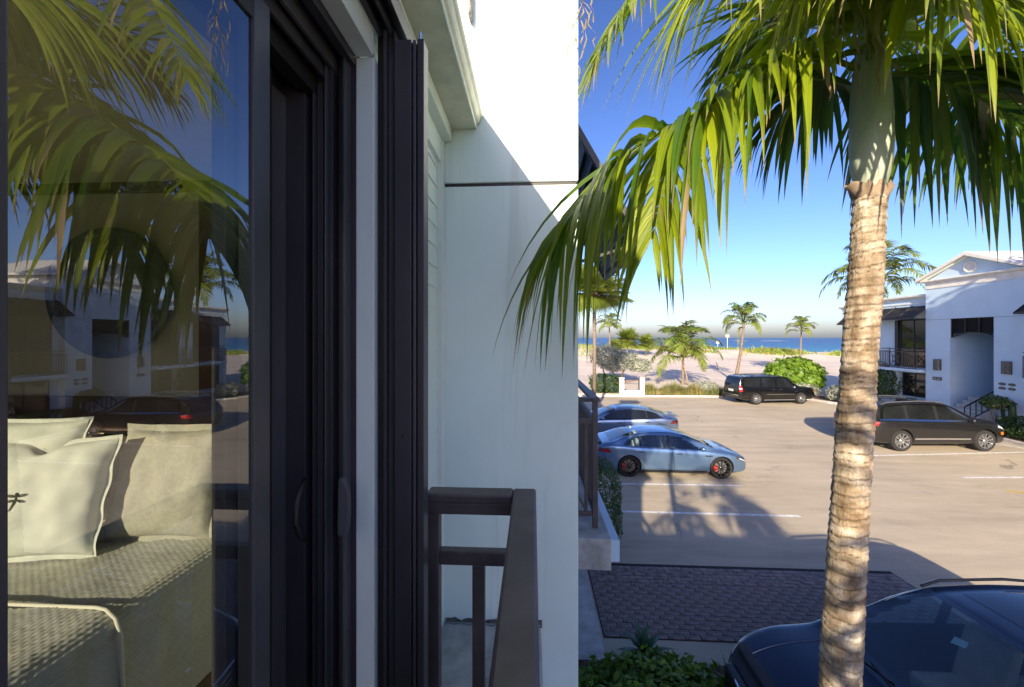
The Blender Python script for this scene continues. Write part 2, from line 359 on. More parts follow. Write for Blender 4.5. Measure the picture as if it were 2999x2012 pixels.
# ------------------------------------------------------------------ ground, beach, sea
def hill(x, y):
    """height of the beach"""
    z = .12
    t = min(1, max(0, (y-36)/30)); z += .35*t*t*(3-2*t)
    # dune ridge
    for cx, cy, sx, sy, h in ((30, 88, 22, 9, 1.5), (52, 82, 14, 7, .75), (8, 76, 18, 10, 1.9), (-30, 78, 30, 12, 1.7), (70, 84, 12, 6, .2)):
        z += h*math.exp(-((x-cx)/sx)**2-((y-cy)/sy)**2)
    z += .22*mnoise.noise((x*.09, y*.09, 0))*min(1, max(0, (y-33)/8)) + .10*mnoise.noise((x*.35, y*.35, 3))*min(1, max(0, (y-33)/6))
    if y > 112: z -= (y-112)*.042
    return z
mb = MB(); mb.sheet(-60, 60, -60, 29.75, 0)
tag(mb.build('parking_lot', M['lot_concrete']), kind='structure')
xs = np.concatenate([np.linspace(-260, -12, 22), np.linspace(-8, 80, 150), np.linspace(86, 460, 28)]); ys = np.concatenate([np.linspace(29.72, 100, 140), np.linspace(101, 170, 24)])
mb = MB(); mb.v = [(float(x), float(y), hill(x, y) if y > 29.8 else -.3) for y in ys for x in xs]
nx = len(xs); mb.f = [(j*nx+i, j*nx+i+1, (j+1)*nx+i+1, (j+1)*nx+i) for j in range(len(ys)-1) for i in range(nx-1)]; mb.m = [0]*len(mb.f)
tag(mb.build('beach', M['sand'], smooth=True, fixn=False), kind='structure')
mb = MB(); mb.sheet(-9000, 9000, 120, 16000, -.55)
tag(mb.build('sea', M['sea_water']), kind='structure')
mb = MB(); mb.sheet(-400, -60, -200, 29.7, -.05); mb.sheet(60, 460, -200, 29.7, -.05); mb.sheet(-60, 60, -200, -60, -.05)
tag(mb.build('ground', M['sand']), kind='structure')
# breaking foam and boat wakes
def foam_strip(x0, x1, y, wv, lab):
    mb = MB(); n = 24; rnd = random.Random(int(x0*7)); vs = []
    for i in range(n+1):
        x = x0+(x1-x0)*i/n; e = math.sin(math.pi*i/n)**.6; vs += [(x, y-wv*e*(.5+rnd.random()), -.53), (x, y+wv*e*(.5+rnd.random())+.02, -.53+.25*e)]
    mb.add(vs, [(2*i, 2*i+2, 2*i+3, 2*i+1) for i in range(n)])
    o = mb.build('foam_patch', M['foam']); tag(o, lab, 'foam'); return o
p = pt(1735, 0, 620); foam_strip(p.x-1, p.x+42, 620, 4.5, 'long white breaking wave far out on the blue sea')
p = pt(1672, 0, 640); foam_strip(p.x, p.x+26, 640, 3, 'short white breaking wave beside the tall leaning palm crown')
# shoreline wash
mb = MB(); n = 160; vs = []; rnd = random.Random(4)
for i in range(n+1):
    x = -60+i*2.2; yy = 131.0+1.2*mnoise.noise((x*.05, 1, 0)); vs += [(x, yy, -.545), (x, yy+1.1+.7*mnoise.noise((x*.2, 5, 0)), -.53)]
mb.add(vs, [(2*i, 2*i+2, 2*i+3, 2*i+1) for i in range(n)])
tag(mb.build('surf', M['foam']), kind='structure')

# kerbs
def kerb(name, pts, wd=.16, h=.13):
    mb = MB()
    P = [Vector((*p, 0)) for p in pts]
    L_, R_ = [], []
    for i, p in enumerate(P):
        d = (P[min(i+1, len(P)-1)]-P[max(i-1, 0)]).normalized(); nrm = Vector((-d.y, d.x, 0)); L_.append(p+nrm*wd/2); R_.append(p-nrm*wd/2)
    vs = []
    for l, r in zip(L_, R_): vs += [(l.x, l.y, -.05), (l.x, l.y, h), (r.x, r.y, h), (r.x, r.y, -.05)]
    fs = []
    for i in range(len(P)-1):
        for k in range(3): fs.append((4*i+k, 4*i+k+1, 4*i+5+k, 4*i+4+k))
    fs += [(0, 1, 2, 3), tuple(4*(len(P)-1)+k for k in (3, 2, 1, 0))]
    mb.add(vs, fs); o = mb.build(name, M['kerb_concrete'], bevel=.02); tag(o, kind='structure'); return o
kerb('kerb_far', [(-14, 29.75), (7, 29.75), (14, 29.95), (18.6, 29.9), (19.3, 28.9), (19.6, 27.4)])
kerb('kerb_right', [(19.6, 27.4), (20.6, 26.2), (21.6, 25.6), (21.9, 24.2), (21.0, 22.6), (20.2, 20.0), (19.9, 18.8), (19.55, 16), (19.4, 8), (19.3, -20)])
# planting soil behind the kerbs
mb = MB(); mb.add([(19.6, 27.4, .09), (20.6, 26.2, .09), (21.6, 25.6, .09), (21.9, 24.2, .09), (21.0, 22.6, .09), (20.2, 20, .09), (19.9, 18.8, .09), (19.55, 16, .09), (19.4, 8, .09), (19.3, -20, .09), (40, -20, .09), (40, 35, .09), (22.5, 33, .10), (18.8, 30, .10), (19.3, 28.9, .09)], [tuple(range(15))])
tag(mb.build('planting_bed', M['mulch']), kind='structure')
mb = MB(); mb.sheet(7.2, 18.4, 29.8, 31.6, .14); tag(mb.build('verge', M['mulch']), kind='structure')

# painted bay lines
def bay_line(a, b, wd, mat, lab):
    mb = MB(); a = Vector((*a, 0)); b = Vector((*b, 0)); d = (b-a); n = Vector((-d.y, d.x, 0)).normalized()*wd/2; k = 14; vs = []; rnd = random.Random(int(a.x*31+a.y))
    for i in range(k+1):
        p = a+d*i/k; vs += [p+n*(.85+.3*rnd.random())+Vector((0, 0, .004)), p-n*(.85+.3*rnd.random())+Vector((0, 0, .004))]
    mb.add(vs, [(2*i, 2*i+1, 2*i+3, 2*i+2) for i in range(k)])
    tag(mb.build('bay_line', M[mat]), kind='structure')
bay_line((1.9, 10.1), (6.5, 10.06), .10, 'line_white', '')
bay_line((2.0, 12.0), (6.15, 12.05), .10, 'line_white', '')
bay_line((12.0, 15.3), (19.1, 16.2), .11, 'line_white', '')
bay_line((13.35, 13.1), (18.6, 13.45), .11, 'line_white', '')
bay_line((18.9, 17.6), (19.5, 16.0), .10, 'line_white', '')
bay_line((13.4, 12.05), (14.6, 11.6), .12, 'line_yellow', '')

# paver band: brick by brick, the nearest 300 each a piece, the rest one mass
PX0, PX1, PY0, PY1 = 1.03, 6.62, 5.84, 7.76
apron = MB(); apron.sheet(PX0-.01, PX1+.01, PY0-.01, PY1+.01, .004); apron = apron.build('paver_band', M['paver_joint']); tag(apron, kind='structure')
bl, bw = .232, .1012
mbr = MB(); mbr.box(-bl/2+.0065, bl/2-.0065, -bw/2+.0065, bw/2-.0065, .0, .020)
proto = mbr.build('brick', M['paver'], apron, bevel=.004); pm = proto.data
rnd = random.Random(2); rest = MB(); cnt = 0; rows = int((PY1-PY0)/bw)
for j in range(rows):
    y = PY0+bw*(j+.5); x = PX0+(bl/2 if j % 2 else bl)-bl/2
    cells = []
    if j % 2: cells.append((PX0, PX0+bl/2)); x = PX0+bl/2
    else: x = PX0
    while x < PX1-.02: cells.append((x, min(x+bl, PX1))); x += bl
    for a, b in cells:
        dz = rnd.uniform(-.002, .004)
        if cnt < 300 and b-a > bl*.9:
            o = proto if cnt == 0 else link('brick', pm, apron)
            if cnt:
                bv = o.modifiers.new('bevel', 'BEVEL'); bv.width = .004; bv.segments = 1
            o.location = ((a+b)/2+rnd.uniform(-.0015, .0015), y+rnd.uniform(-.001, .001), dz); o.rotation_euler = (rnd.uniform(-.004, .004), rnd.uniform(-.004, .004), rnd.uniform(-.006, .006)); cnt += 1
        else: rest.box(a+.0065, b-.0065, y-bw/2+.0065, y+bw/2-.0065, .004, .020+dz)
o = rest.build('bricks', M['paver'], apron); o['kind'] = 'stuff'
# pale walkway strip along the foot of the wall
mb = MB(); mb.box(-.6, .98, 5.35, 9.5, -.02, .05); tag(mb.build('walkway', M['kerb_concrete'], bevel=.01), kind='structure')

# ------------------------------------------------------------------ near building
B = empty('apartment_building', (-1, 1.5, 0)); Bi = Matrix.Translation((1, -1.5, 0))
tag(B, 'near pale apartment building with bronze sliding door, gutter and tall white wall', 'building')
def bp(mb, name, mat, bevel=0, parent=None, smooth=False, sharp=None):
    """a part of the near building, given in world coordinates"""
    mb.v = [(x+1, y-1.5, z) for x, y, z in mb.v]
    return mb.build(name, M[mat], parent or B, bevel=bevel, smooth=smooth, sharp=sharp)
# masses behind the facade
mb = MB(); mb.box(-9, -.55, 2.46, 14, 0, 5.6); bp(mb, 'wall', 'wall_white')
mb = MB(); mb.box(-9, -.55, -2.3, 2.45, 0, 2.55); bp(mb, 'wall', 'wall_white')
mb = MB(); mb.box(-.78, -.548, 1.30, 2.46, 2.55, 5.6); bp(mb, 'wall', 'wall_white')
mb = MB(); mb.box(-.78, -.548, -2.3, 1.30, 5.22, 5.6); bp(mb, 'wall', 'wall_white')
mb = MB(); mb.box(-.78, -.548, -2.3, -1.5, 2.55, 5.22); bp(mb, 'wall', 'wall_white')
# lap siding
sid = MB(); sid.box(-.547, -.5445, 1.315, 2.33, 2.72, 5.47); sid = bp(sid, 'siding', 'siding_white')
z = 2.72; k = 0
while z < 5.46:
    mb = MB(); h = .112; z1 = min(z+h+.012, 5.47)
    mb.add([(-.5445, 1.315, z), (-.532, 1.315, z), (-.539, 1.315, z1), (-.5445, 1.315, z1), (-.5445, 2.33, z), (-.532, 2.33, z), (-.539, 2.33, z1), (-.5445, 2.33, z1)],
           [(0, 1, 2, 3), (4, 7, 6, 5), (0, 4, 5, 1), (1, 5, 6, 2), (2, 6, 7, 3)])
    bp(mb, 'plank', 'siding_white', parent=sid); z += h
mb = MB(); mb.box(-.548, -.505, 2.20, 2.26, 2.72, 5.47); bp(mb, 'corner_board', 'trim_white', .004)
# tall white fin wall
mb = MB(); mb.box(-.545, .253, 2.25, 3.02, 0, 5.212); bp(mb, 'pilaster', 'pilaster_white', .006)
mb = MB(); mb.box(-.545, .253, 2.25, 3.02, 5.232, 9.2); bp(mb, 'pilaster', 'pilaster_white', .006)
mb = MB(); mb.box(-.53, .240, 2.262, 3.0, 5.2, 5.24); bp(mb, 'reveal_joint', 'bronze_dark')
mb = MB(); mb.box(-.62, .60, 2.18, 3.1, 9.2, 9.4); bp(mb, 'coping', 'trim_white')
# eaves
mb = MB(); mb.box(-.548, -.462, -2.4, 2.248, 5.464, 5.536); bp(mb, 'frieze_board', 'trim_white', .004)
mb = MB(); mb.box(-.548, -.512, -2.4, 2.247, 5.33, 5.464); bp(mb, 'frieze_board', 'siding_white', .003)
mb = MB(); mb.prism([(-.50, 5.536), (-.328, 5.536), (-.326, 5.548), (-.308, 5.562), (-.301, 5.576), (-.297, 5.590), (-.288, 5.600), (-.284, 5.612), (-.284, 5.620), (-.290, 5.620), (-.31, 5.605), (-.50, 5.605)], 'y', -2.45, 2.246)
g = bp(mb, 'gutter', 'gutter_paint', .003)
mb = MB(); mb.prism([(-.328, 5.535), (-.322, 5.535), (-.318, 5.562), (-.326, 5.564)], 'y', -2.45, 2.247); bp(mb, 'gutter_lip', 'trim_white', parent=g)
for yy in (1.05, -.4):
    mb = MB(); mb.prism([(-.51, 5.533), (-.326, 5.533), (-.323, 5.546), (-.305, 5.560), (-.298, 5.574), (-.294, 5.588), (-.285, 5.598), (-.281, 5.612), (-.281, 5.621), (-.51, 5.621)], 'y', yy, yy+.012); bp(mb, 'gutter_joint', 'gutter_paint', .002, parent=g)
mb = MB(); mb.add([(-.36, -2.6, 5.625), (-.36, 2.25, 5.625), (-5, 2.25, 6.6), (-5, -2.6, 6.6), (-.36, -2.6, 5.665), (-.36, 2.25, 5.665), (-5, 2.25, 6.66), (-5, -2.6, 6.66), (-9.2, -2.6, 5.74), (-9.2, 2.25, 5.74), (-9.2, -2.6, 5.8), (-9.2, 2.25, 5.8)],
                    [(0, 1, 2, 3), (4, 7, 6, 5), (0, 4, 5, 1), (3, 2, 9, 8), (7, 10, 11, 6), (1, 5, 6, 2), (2, 6, 11, 9), (0, 3, 7, 4), (3, 8, 10, 7), (8, 9, 11, 10)])
bp(mb, 'roof', 'roofing')
a0 = pt(1058, 0, 2.2); a1 = pt(1076, 40, 2.2)
mb = MB(); mb.box(-.36, a1.x, 2.17, 2.246, a1.z, 6.9); bp(mb, 'roof_flashing', 'roofing', .01)
# unseen lower link and cross wing, shaped to throw the shade on the forecourt
W = empty('unseen_wing', (-3, -14, 0)); tag(W, 'unseen white two storey wing behind the viewpoint, shaped to shade the forecourt', 'building')
def wp(mb, name, mat, bevel=0): mb.v = [(x+3, y+14, z) for x, y, z in mb.v]; return mb.build(name, M[mat], W, bevel=bevel)
mb = MB(); mb.box(-9, -.45, -8.3, -2.35, 0, 3.85); wp(mb, 'link_wall', 'wall_white')
mb = MB(); mb.box(-9.3, -.15, -8.3, -2.36, 3.85, 4.02); wp(mb, 'link_roof', 'roof_white')
mb = MB(); mb.box(-14, 2.35, -24, -8.5, 0, 6.2); wp(mb, 'wall', 'wall_white')
mb = MB(); mb.box(-14.3, 2.6, -24.3, -8.2, 6.2, 6.5); wp(mb, 'roof', 'roof_white')
for xx in (-6, -3, .2):
    for zz in (.9, 3.9):
        mb = MB(); mb.box(xx, xx+1.3, -8.5, -8.46, zz, zz+1.5); wp(mb, 'window', 'window_glass')

# sliding door: head tracks, far jamb profiles, leaves
D = empty('sliding_door', (0, 0, 0), parent=B)
def dp(mb, name, mat, bevel=.0015): return bp(mb, name, mat, bevel, D)
ZB, ZT = 2.78, 5.075
# white reveal and lintel soffit
mb = MB(); mb.box(-.547, -.49, 1.203, 1.30, 2.72, 5.216); bp(mb, 'reveal', 'trim_white', .003)
mb = MB(); mb.box(-.547, -.49, -1.5, 1.203, 5.216, 5.30); bp(mb, 'lintel', 'trim_white', .003)
mb = MB(); mb.box(-.547, -.525, -1.5, 1.31, 5.30, 5.46); bp(mb, 'lintel', 'siding_white', .002)
# jamb profiles, ordered outside to inside
for x0, x1, yf, mt in ((-.5475, -.563, 1.205, 'bronze'), (-.563, -.572, 1.165, 'bronze_edge'), (-.572, -.596, 1.19, 'bronze'), (-.596, -.604, 1.235, 'bronze_dark'), (-.604, -.617, 1.17, 'bronze'), (-.617, -.622, 1.155, 'bronze_edge'),
                       (-.622, -.640, 1.20, 'bronze'), (-.640, -.656, 1.18, 'bronze_edge'), (-.656, -.662, 1.16, 'bronze'), (-.662, -.684, 1.245, 'bronze_dark')):
    mb = MB(); mb.box(x0, x1, yf, 1.26, ZB-.03, 5.235); dp(mb, 'jamb_profile', mt)
mb = MB(); mb.box(-.80, -.684, 1.16, 1.26, ZB-.03, 5.2); dp(mb, 'jamb', 'bronze')
# head tracks run back over the viewpoint
for x0, x1, zb, mt in ((-.5475, -.575, 5.19, 'bronze'), (-.575, -.60, 5.215, 'bronze_dark'), (-.60, -.612, 5.16, 'bronze_edge'), (-.612, -.625, 5.21, 'bronze_dark'), (-.625, -.637, 5.13, 'bronze'), (-.637, -.655, 5.17, 'bronze_dark'), (-.655, -.70, 5.085, 'bronze_dark'), (-.70, -.745, 5.12, 'bronze'), (-.745, -.80, 5.08, 'bronze_dark')):
    mb = MB(); mb.box(x0, x1, -1.5, 1.26, zb, 5.24); dp(mb, 'head_track', mt)
mb = MB(); mb.box(-.80, -.55, -1.5, 1.26, 2.70, 2.775); dp(mb, 'sill_track', 'bronze')
# outer leaf
def leaf(y0, y1, xo, th, s0, s1, glass):
    mb = MB(); mb.box(xo-th, xo, y0, y0+s0, ZB, ZT+.01); dp(mb, 'stile', 'bronze', .003)
    mb = MB(); mb.box(xo-th, xo, y1-s1, y1, ZB, ZT+.01); dp(mb, 'stile', 'bronze_edge', .003)
    mb = MB(); mb.box(xo-th+.001, xo-.001, y0+s0, y1-s1, ZB, ZB+.10); dp(mb, 'bottom_rail', 'bronze', .003)
    mb = MB(); mb.box(xo-th+.001, xo-.001, y0+s0, y1-s1, ZT-.055, ZT+.01); dp(mb, 'top_rail', 'bronze_dark', .003)
    return y0+s0, y1-s1
ga, gb = leaf(.325, .858, -.585, .036, .090, .0525, True); gx = lambda y: -.5905-(y-.61)*math.tan(R(.36))
mb = MB(); mb.add([(gx(ga), ga, ZB+.1), (gx(gb), gb, ZB+.1), (gx(gb), gb, ZT-.055), (gx(ga), ga, ZT-.055)], [(0, 1, 2, 3)])
pane = dp(mb, 'glass_pane', 'door_glass', 0)
# inner leaf, pushed back behind it: its stile closes the right part of the opening
mb = MB(); mb.box(-.78, -.742, 1.04, 1.16, ZB, ZT); dp(mb, 'stile', 'bronze_edge', .003)
mb = MB(); mb.box(-.735, -.70, .955, 1.035, ZB, ZT); dp(mb, 'stile', 'bronze_dark', .003)
mb = MB(); mb.box(-.78, -.745, .925, 1.04, ZB, 5.08); dp(mb, 'stile', 'bronze_edge', .003)
# handles
def dhandle(x, y, zc, h, out, mt, w_):
    mb = MB(); P = []
    for i in range(11):
        a = i/10; P.append((x, y-out*math.sin(math.pi*a)**.55, zc+h*(a-.5)))
    mb.tube(P, w_, 10); return bp(mb, 'handle', mt, 0, D, smooth=True)
dhandle(-.645, 1.10, 3.864, .17, .05, 'bronze_dark', .008)
mb = MB(); prof = [(-.56, 3.765), (-.548, 3.775), (-.538, 3.80), (-.535, 3.85), (-.538, 3.90), (-.548, 3.93), (-.56, 3.942), (-.572, 3.935), (-.574, 3.77)]
mb.prism(prof, 'y', 1.135, 1.152); dp(mb, 'handle', 'bronze_edge', .006)
# shutter guide post, grooved
for x0, x1, y0, mt in ((-.4895, -.462, 1.23, 'bronze_dark'), (-.462, -.452, 1.205, 'bronze'), (-.452, -.432, 1.225, 'bronze_edge'), (-.432, -.424, 1.205, 'bronze_dark'), (-.424, -.372, 1.198, 'bronze'), (-.372, -.368, 1.21, 'bronze_dark'), (-.368, -.358, 1.2, 'bronze_edge'), (-.358, -.353, 1.215, 'bronze_dark'), (-.353, -.333, 1.197, 'bronze')):
    mb = MB(); mb.box(x0, x1, y0, 1.25, 2.72, 5.262 if x0 > -.43 else 5.30); bp(mb, 'shutter_guide', mt, .002)
mb = MB(); mb.lathe([(.0, 0), (.006, 0), (.006, .003), (.0035, .003), (.0035, -.006), (0, -.006)], 14, (-.398, 1.1985, 4.05), 'y'); bp(mb, 'screw_hole', 'bronze_dark', smooth=False)
mb = MB(); mb.tube([(-.345, 1.205, 5.255), (-.345, 1.205, 5.285)], .005, 8); bp(mb, 'bolt', 'chrome')
for x0, x1, zb, mt in ((-.4895, -.47, 5.30, 'bronze'), (-.47, -.445, 5.325, 'bronze_dark'), (-.445, -.437, 5.295, 'bronze_edge'), (-.437, -.41, 5.33, 'bronze_dark'), (-.41, -.40, 5.30, 'bronze')):
    mb = MB(); mb.box(x0, x1, -1.5, 1.33, zb, 5.36); bp(mb, 'shutter_track', mt, .002)

# balcony slab and railing
mb = MB(); mb.box(-.545, .045, -1.9, 2.25, 2.52, 2.735); bp(mb, 'balcony_slab', 'slab_concrete', .01)
rnd = random.Random(9); mb = MB(); vs = []
for i in range(31):
    x = -.50+.55*i/30; vs += [(x, 2.249, 2.73), (x, 2.2475, 2.747+.012*rnd.random()+.006*math.sin(i*.9)), (x, 2.215+.02*rnd.random(), 2.7375)]
mb.add(vs, [(3*i+a, 3*i+3+a, 3*i+4+a, 3*i+1+a) for i in range(30) for a in (0,)]+[(3*i, 3*i+3, 3*i+5, 3*i+2) for i in range(30)]); bp(mb, 'grime_line', 'rail_grime')
RL = empty('balcony_railing', (0, 0, 0), parent=B)
def rp(mb, name, bevel=.004): return bp(mb, name, 'rail_bronze', bevel, RL)
mb = MB(); mb.box(-.068, .010, -1.8, 1.385, 3.792, 3.828); rp(mb, 'top_rail', .008)
mb = MB(); mb.box(-.36, -.068, 1.315, 1.385, 3.794, 3.8285); rp(mb, 'top_rail', .008)
mb = MB(); mb.box(-.36, -.07, 1.325, 1.375, 3.755, 3.793); rp(mb, 'under_rail')
mb = MB(); mb.box(-.052, -.006, -1.8, 1.37, 3.755, 3.791); rp(mb, 'under_rail')
mb = MB(); mb.box(-.363, -.318, 1.328, 1.373, 2.735, 3.755); rp(mb, 'post')
mb = MB(); mb.box(-.318, -.05, 1.333, 1.368, 3.580, 3.628); rp(mb, 'mid_rail')
mb = MB(); mb.box(-.206, -.164, 1.335, 1.366, 2.86, 3.580); rp(mb, 'baluster')
mb = MB(); mb.box(-.318, -.05, 1.335, 1.366, 2.82, 2.86); rp(mb, 'bottom_rail')
mb = MB(); mb.box(-.05, -.006, 1.328, 1.373, 2.735, 3.755); rp(mb, 'post')
mb = MB(); mb.box(-.046, -.010, -1.8, 1.328, 3.582, 3.626); rp(mb, 'mid_rail')
mb = MB(); mb.box(-.046, -.010, -1.8, 1.328, 2.82, 2.86); rp(mb, 'bottom_rail')
for i in range(24):
    y = 1.21-.125*i; mb = MB(); mb.box(-.044, -.014, y-.015, y+.015, 2.86, 3.582); rp(mb, 'baluster')

# next flat beyond the white wall: slab, ledge, railing, awning
mb = MB(); mb.box(-.55, .2, 3.02, 14, 0, 6.1); bp(mb, 'wall', 'wall_white')
mb = MB(); mb.box(.2, .64, 3.3, 5.6, 2.44, 2.70); bp(mb, 'balcony_slab', 'slab_concrete', .008)
mb = MB(); mb.box(.2, .79, 3.68, 9, 2.30, 2.50); bp(mb, 'ledge', 'wall_white', .008)
RL2 = empty('balcony_railing', (0, 0, 0), parent=B)
def rq(mb, name, bevel=.004): return bp(mb, name, 'rail_bronze', bevel, RL2)
mb = MB(); mb.box(.50, .575, 3.46, 5.5, 3.795, 3.83); rq(mb, 'top_rail', .008)
mb = MB(); mb.box(.2, .50, 3.46, 3.53, 3.796, 3.8305); rq(mb, 'top_rail', .008)
mb = MB(); mb.box(.515, .56, 3.48, 3.52, 2.70, 3.795); rq(mb, 'post')
mb = MB(); mb.box(.2, .515, 3.485, 3.515, 3.60, 3.645); rq(mb, 'mid_rail')
mb = MB(); mb.box(.2, .515, 3.487, 3.513, 2.80, 2.84); rq(mb, 'bottom_rail')
for x in (.28, .385, .46): mb = MB(); mb.box(x-.014, x+.014, 3.489, 3.511, 2.84, 3.60); rq(mb, 'baluster')
mb = MB(); mb.bar((.28, 3.50, 3.2), (.46, 3.50, 2.84), .02, .02); rq(mb, 'cross_brace')
mb = MB(); mb.box(.52, .555, 3.52, 5.5, 3.60, 3.645); rq(mb, 'mid_rail')
mb = MB(); mb.box(.52, .555, 3.52, 5.5, 2.80, 2.84); rq(mb, 'bottom_rail')
for i in range(15): y = 3.63+.125*i; mb = MB(); mb.box(.525, .55, y-.012, y+.012, 2.84, 3.60); rq(mb, 'baluster')
AW = empty('awning', (0, 0, 0), parent=B)
q0 = (.22, 6.48); q1 = (.95, 5.14); dq = Vector((q1[0]-q0[0], q1[1]-q0[1])); nq = Vector((-dq.y, dq.x)).normalized()
mb = MB(); mb.prism([q0, q1, (q1[0]+nq.x*.02, q1[1]+nq.y*.02), (q0[0]+nq.x*.02, q0[1]+nq.y*.02)], 'y', 3.5, 5.3); bp(mb, 'sheet', 'awning_metal', 0, AW)
for yy in (3.46, 5.3): mb = MB(); mb.bar((q0[0]-.02, yy+.02, q0[1]), (q1[0], yy+.02, q1[1]), .05, .06, (0, 1, 0)); bp(mb, 'frame', 'awning_metal', .003, AW)
mb = MB(); mb.bar((q1[0], 3.45, q1[1]), (q1[0], 5.35, q1[1]), .05, .06); bp(mb, 'frame', 'awning_metal', .003, AW)
for i in range(11):
    t = .06+i*.088; mb = MB(); a = (q0[0]+dq.x*t, 3.52, q0[1]+dq.y*t-.02); b = (a[0], 5.28, a[2]); mb.bar(a, b, .012, .05); bp(mb, 'slat', 'awning_metal', 0, AW)
mb = MB(); mb.bar((.2, 3.5, 4.95), (.9, 3.5, 5.16), .025, .025); bp(mb, 'stay', 'awning_metal', 0, AW)

# ------------------------------------------------------------------ bedroom behind the glass
RX0, RX1, RY0, RY1, RZ0, RZ1 = -4.4, -.78, -1.62, 2.44, 2.78, 5.34
def wood_floor():
    m, N, L, b = nmat('floor_boards'); t = tex(N, L, 'noise', 4, 6, .6, sc3=(1, 14, 1)); r = ramp(N, [(.3, (.22, .13, .07)), (.7, (.38, .25, .14))]); L.new(t.outputs[0], r.inputs[0]); L.new(r.outputs[0], b.inputs['Base Color']); b.inputs['Roughness'].default_value = .45; bump(N, L, b, t.outputs[0], .2, .003)
wood_floor()
fl = MB(); fl.box(RX0, RX1+.05, RY0, RY1, RZ0-.14, RZ0-.012); fl = fl.build('floor', M['cabin_dark']); tag(fl, kind='structure')
x = RX1; i = 0
while x > -3.2:
    mb = MB(); mb.box(x-.118, x, RY0, RY1, RZ0-.012, RZ0); mb.build('floor_board', M['floor_boards'], fl, bevel=.002); x -= .12
mb = MB(); mb.box(RX0, RX1, RY1, RY1+.012, RZ0, RZ1); tag(mb.build('room_wall_end', M['room_wall']), kind='structure')
mb = MB(); mb.box(RX0-.1, RX0, RY0, RY1, RZ0, RZ1); tag(mb.build('room_wall_back', M['room_wall']), kind='structure')
# unseen wall; its tall opening is added to let low sun onto the bed
mb = MB(); mb.box(RX0, -3.9, RY0-.05, RY0, RZ0, RZ1); mb.box(-1.45, RX1, RY0-.05, RY0, RZ0, RZ1); mb.box(-3.9, -1.45, RY0-.05, RY0, RZ0, 2.92); mb.box(-3.9, -1.45, RY0-.05, RY0, 5.3, RZ1)
rw_ = mb.build('room_wall_sun_opening', M['room_wall']); tag(rw_, kind='structure')
mb = MB(); mb.add([(-3.9, RY0-.025, 2.92), (-1.45, RY0-.025, 2.92), (-1.45, RY0-.025, 5.3), (-3.9, RY0-.025, 5.3)], [(0, 1, 2, 3)]); mb.build('sun_tint_pane', M['sun_tint_glass'], rw_)  # added tinted pane, dims the sun coming through the opening
mb = MB(); mb.box(RX0, RX1, RY0-.05, RY1, RZ1, RZ1+.04); tag(mb.build('ceiling', M['room_wall']), kind='structure')

BED = empty('bed', (-2.2, 1.4, RZ0)); tag(BED, 'bed with ribbed cream quilt behind the sliding glass door', 'bed')
def bd(mb, name, mat, **k): mb.v = [(x+2.2, y-1.4, z-RZ0) for x, y, z in mb.v]; return mb.build(name, M[mat], BED, **k)
mb = MB(); mb.box(-3.15, -1.50, .0, 2.36, RZ0+.02, RZ0+.26); bd(mb, 'bed_base', 'bed_wood', bevel=.01)
mb = MB(); mb.box(-3.17, -1.46, -.02, 2.37, RZ0+.26, RZ0+.59); bd(mb, 'mattress', 'sheet_white', bevel=.06)
mb = MB(); mb.box(-3.25, -1.40, 2.375, 2.43, RZ0, RZ0+.95); bd(mb, 'headboard', 'bed_wood', bevel=.01)
# quilt: a draped sheet with rows of puckers
def drape(name, y0, y1, ztop, xs_, drop, mat, puck, seed, rz_top=.07):
    xe = -1.44                       # bed edge towards the window
    W_ = (xe-xs_); Lp = W_+drop; nu = 520; nv = int((y1-y0)/.0055)
    v = []; f = []
    for j in range(nv+1):
        y = y0+(y1-y0)*j/nv
        for i in range(nu+1):
            s = Lp*i/nu
            # arc-length along: flat top, rounded edge, hang
            r = rz_top; flat = W_-r
            if s < flat: x, z, nx_, nz_ = xs_+s, ztop, 0, 1
            elif s < flat+r*math.pi/2:
                a = (s-flat)/r; x, z = xs_+flat+r*math.sin(a), ztop-r+r*math.cos(a); nx_, nz_ = math.sin(a), math.cos(a)
            else:
                h = s-flat-r*math.pi/2; fl_ = .03*math.sin(y*6.0+seed)*min(1, h/.3)+.05*h; x, z, nx_, nz_ = xs_+W_+fl_, ztop-r-h, 1, 0
            row = s/.0165; ph = (y/.024+.5*(math.floor(row) % 2))
            c = (row-math.floor(row)-.5)*2; d = (1-c*c)*puck*(.75+.25*math.sin(2*math.pi*ph))+.3*puck*mnoise.noise((x*40, y*60, z*40))
            d += .012*mnoise.noise((x*5, y*5, seed)) if nz_ > .5 else 0
            v.append((x+nx_*d, y, z+nz_*d))
    n1 = nu+1
    for j in range(nv):
        for i in range(nu): f.append((j*n1+i, j*n1+i+1, (j+1)*n1+i+1, (j+1)*n1+i))
    mb = MB(); mb.v = v; mb.f = f; mb.m = [0]*len(f)
    return bd(mb, name, mat, smooth=True, fixn=False)
drape('quilt', .1, 1.84, RZ0+.605, -2.85, .50, 'quilt', .0042, 1)
drape('throw_blanket', .1, 1.30, RZ0+.625, -2.86, .52, 'quilt', .0045, 4)
mb = MB(); P = [(-2.86+.05*i, 1.30, RZ0+.636) for i in range(28)]+[(-1.475, 1.30, RZ0+.63), (-1.44, 1.30, RZ0+.60), (-1.42, 1.30, RZ0+.54), (-1.415, 1.30, RZ0+.4), (-1.40, 1.30, RZ0+.2), (-1.395, 1.3, RZ0+.07)]
mb.tube(P, .006, 8); bd(mb, 'piping', 'sheet_white', smooth=True)

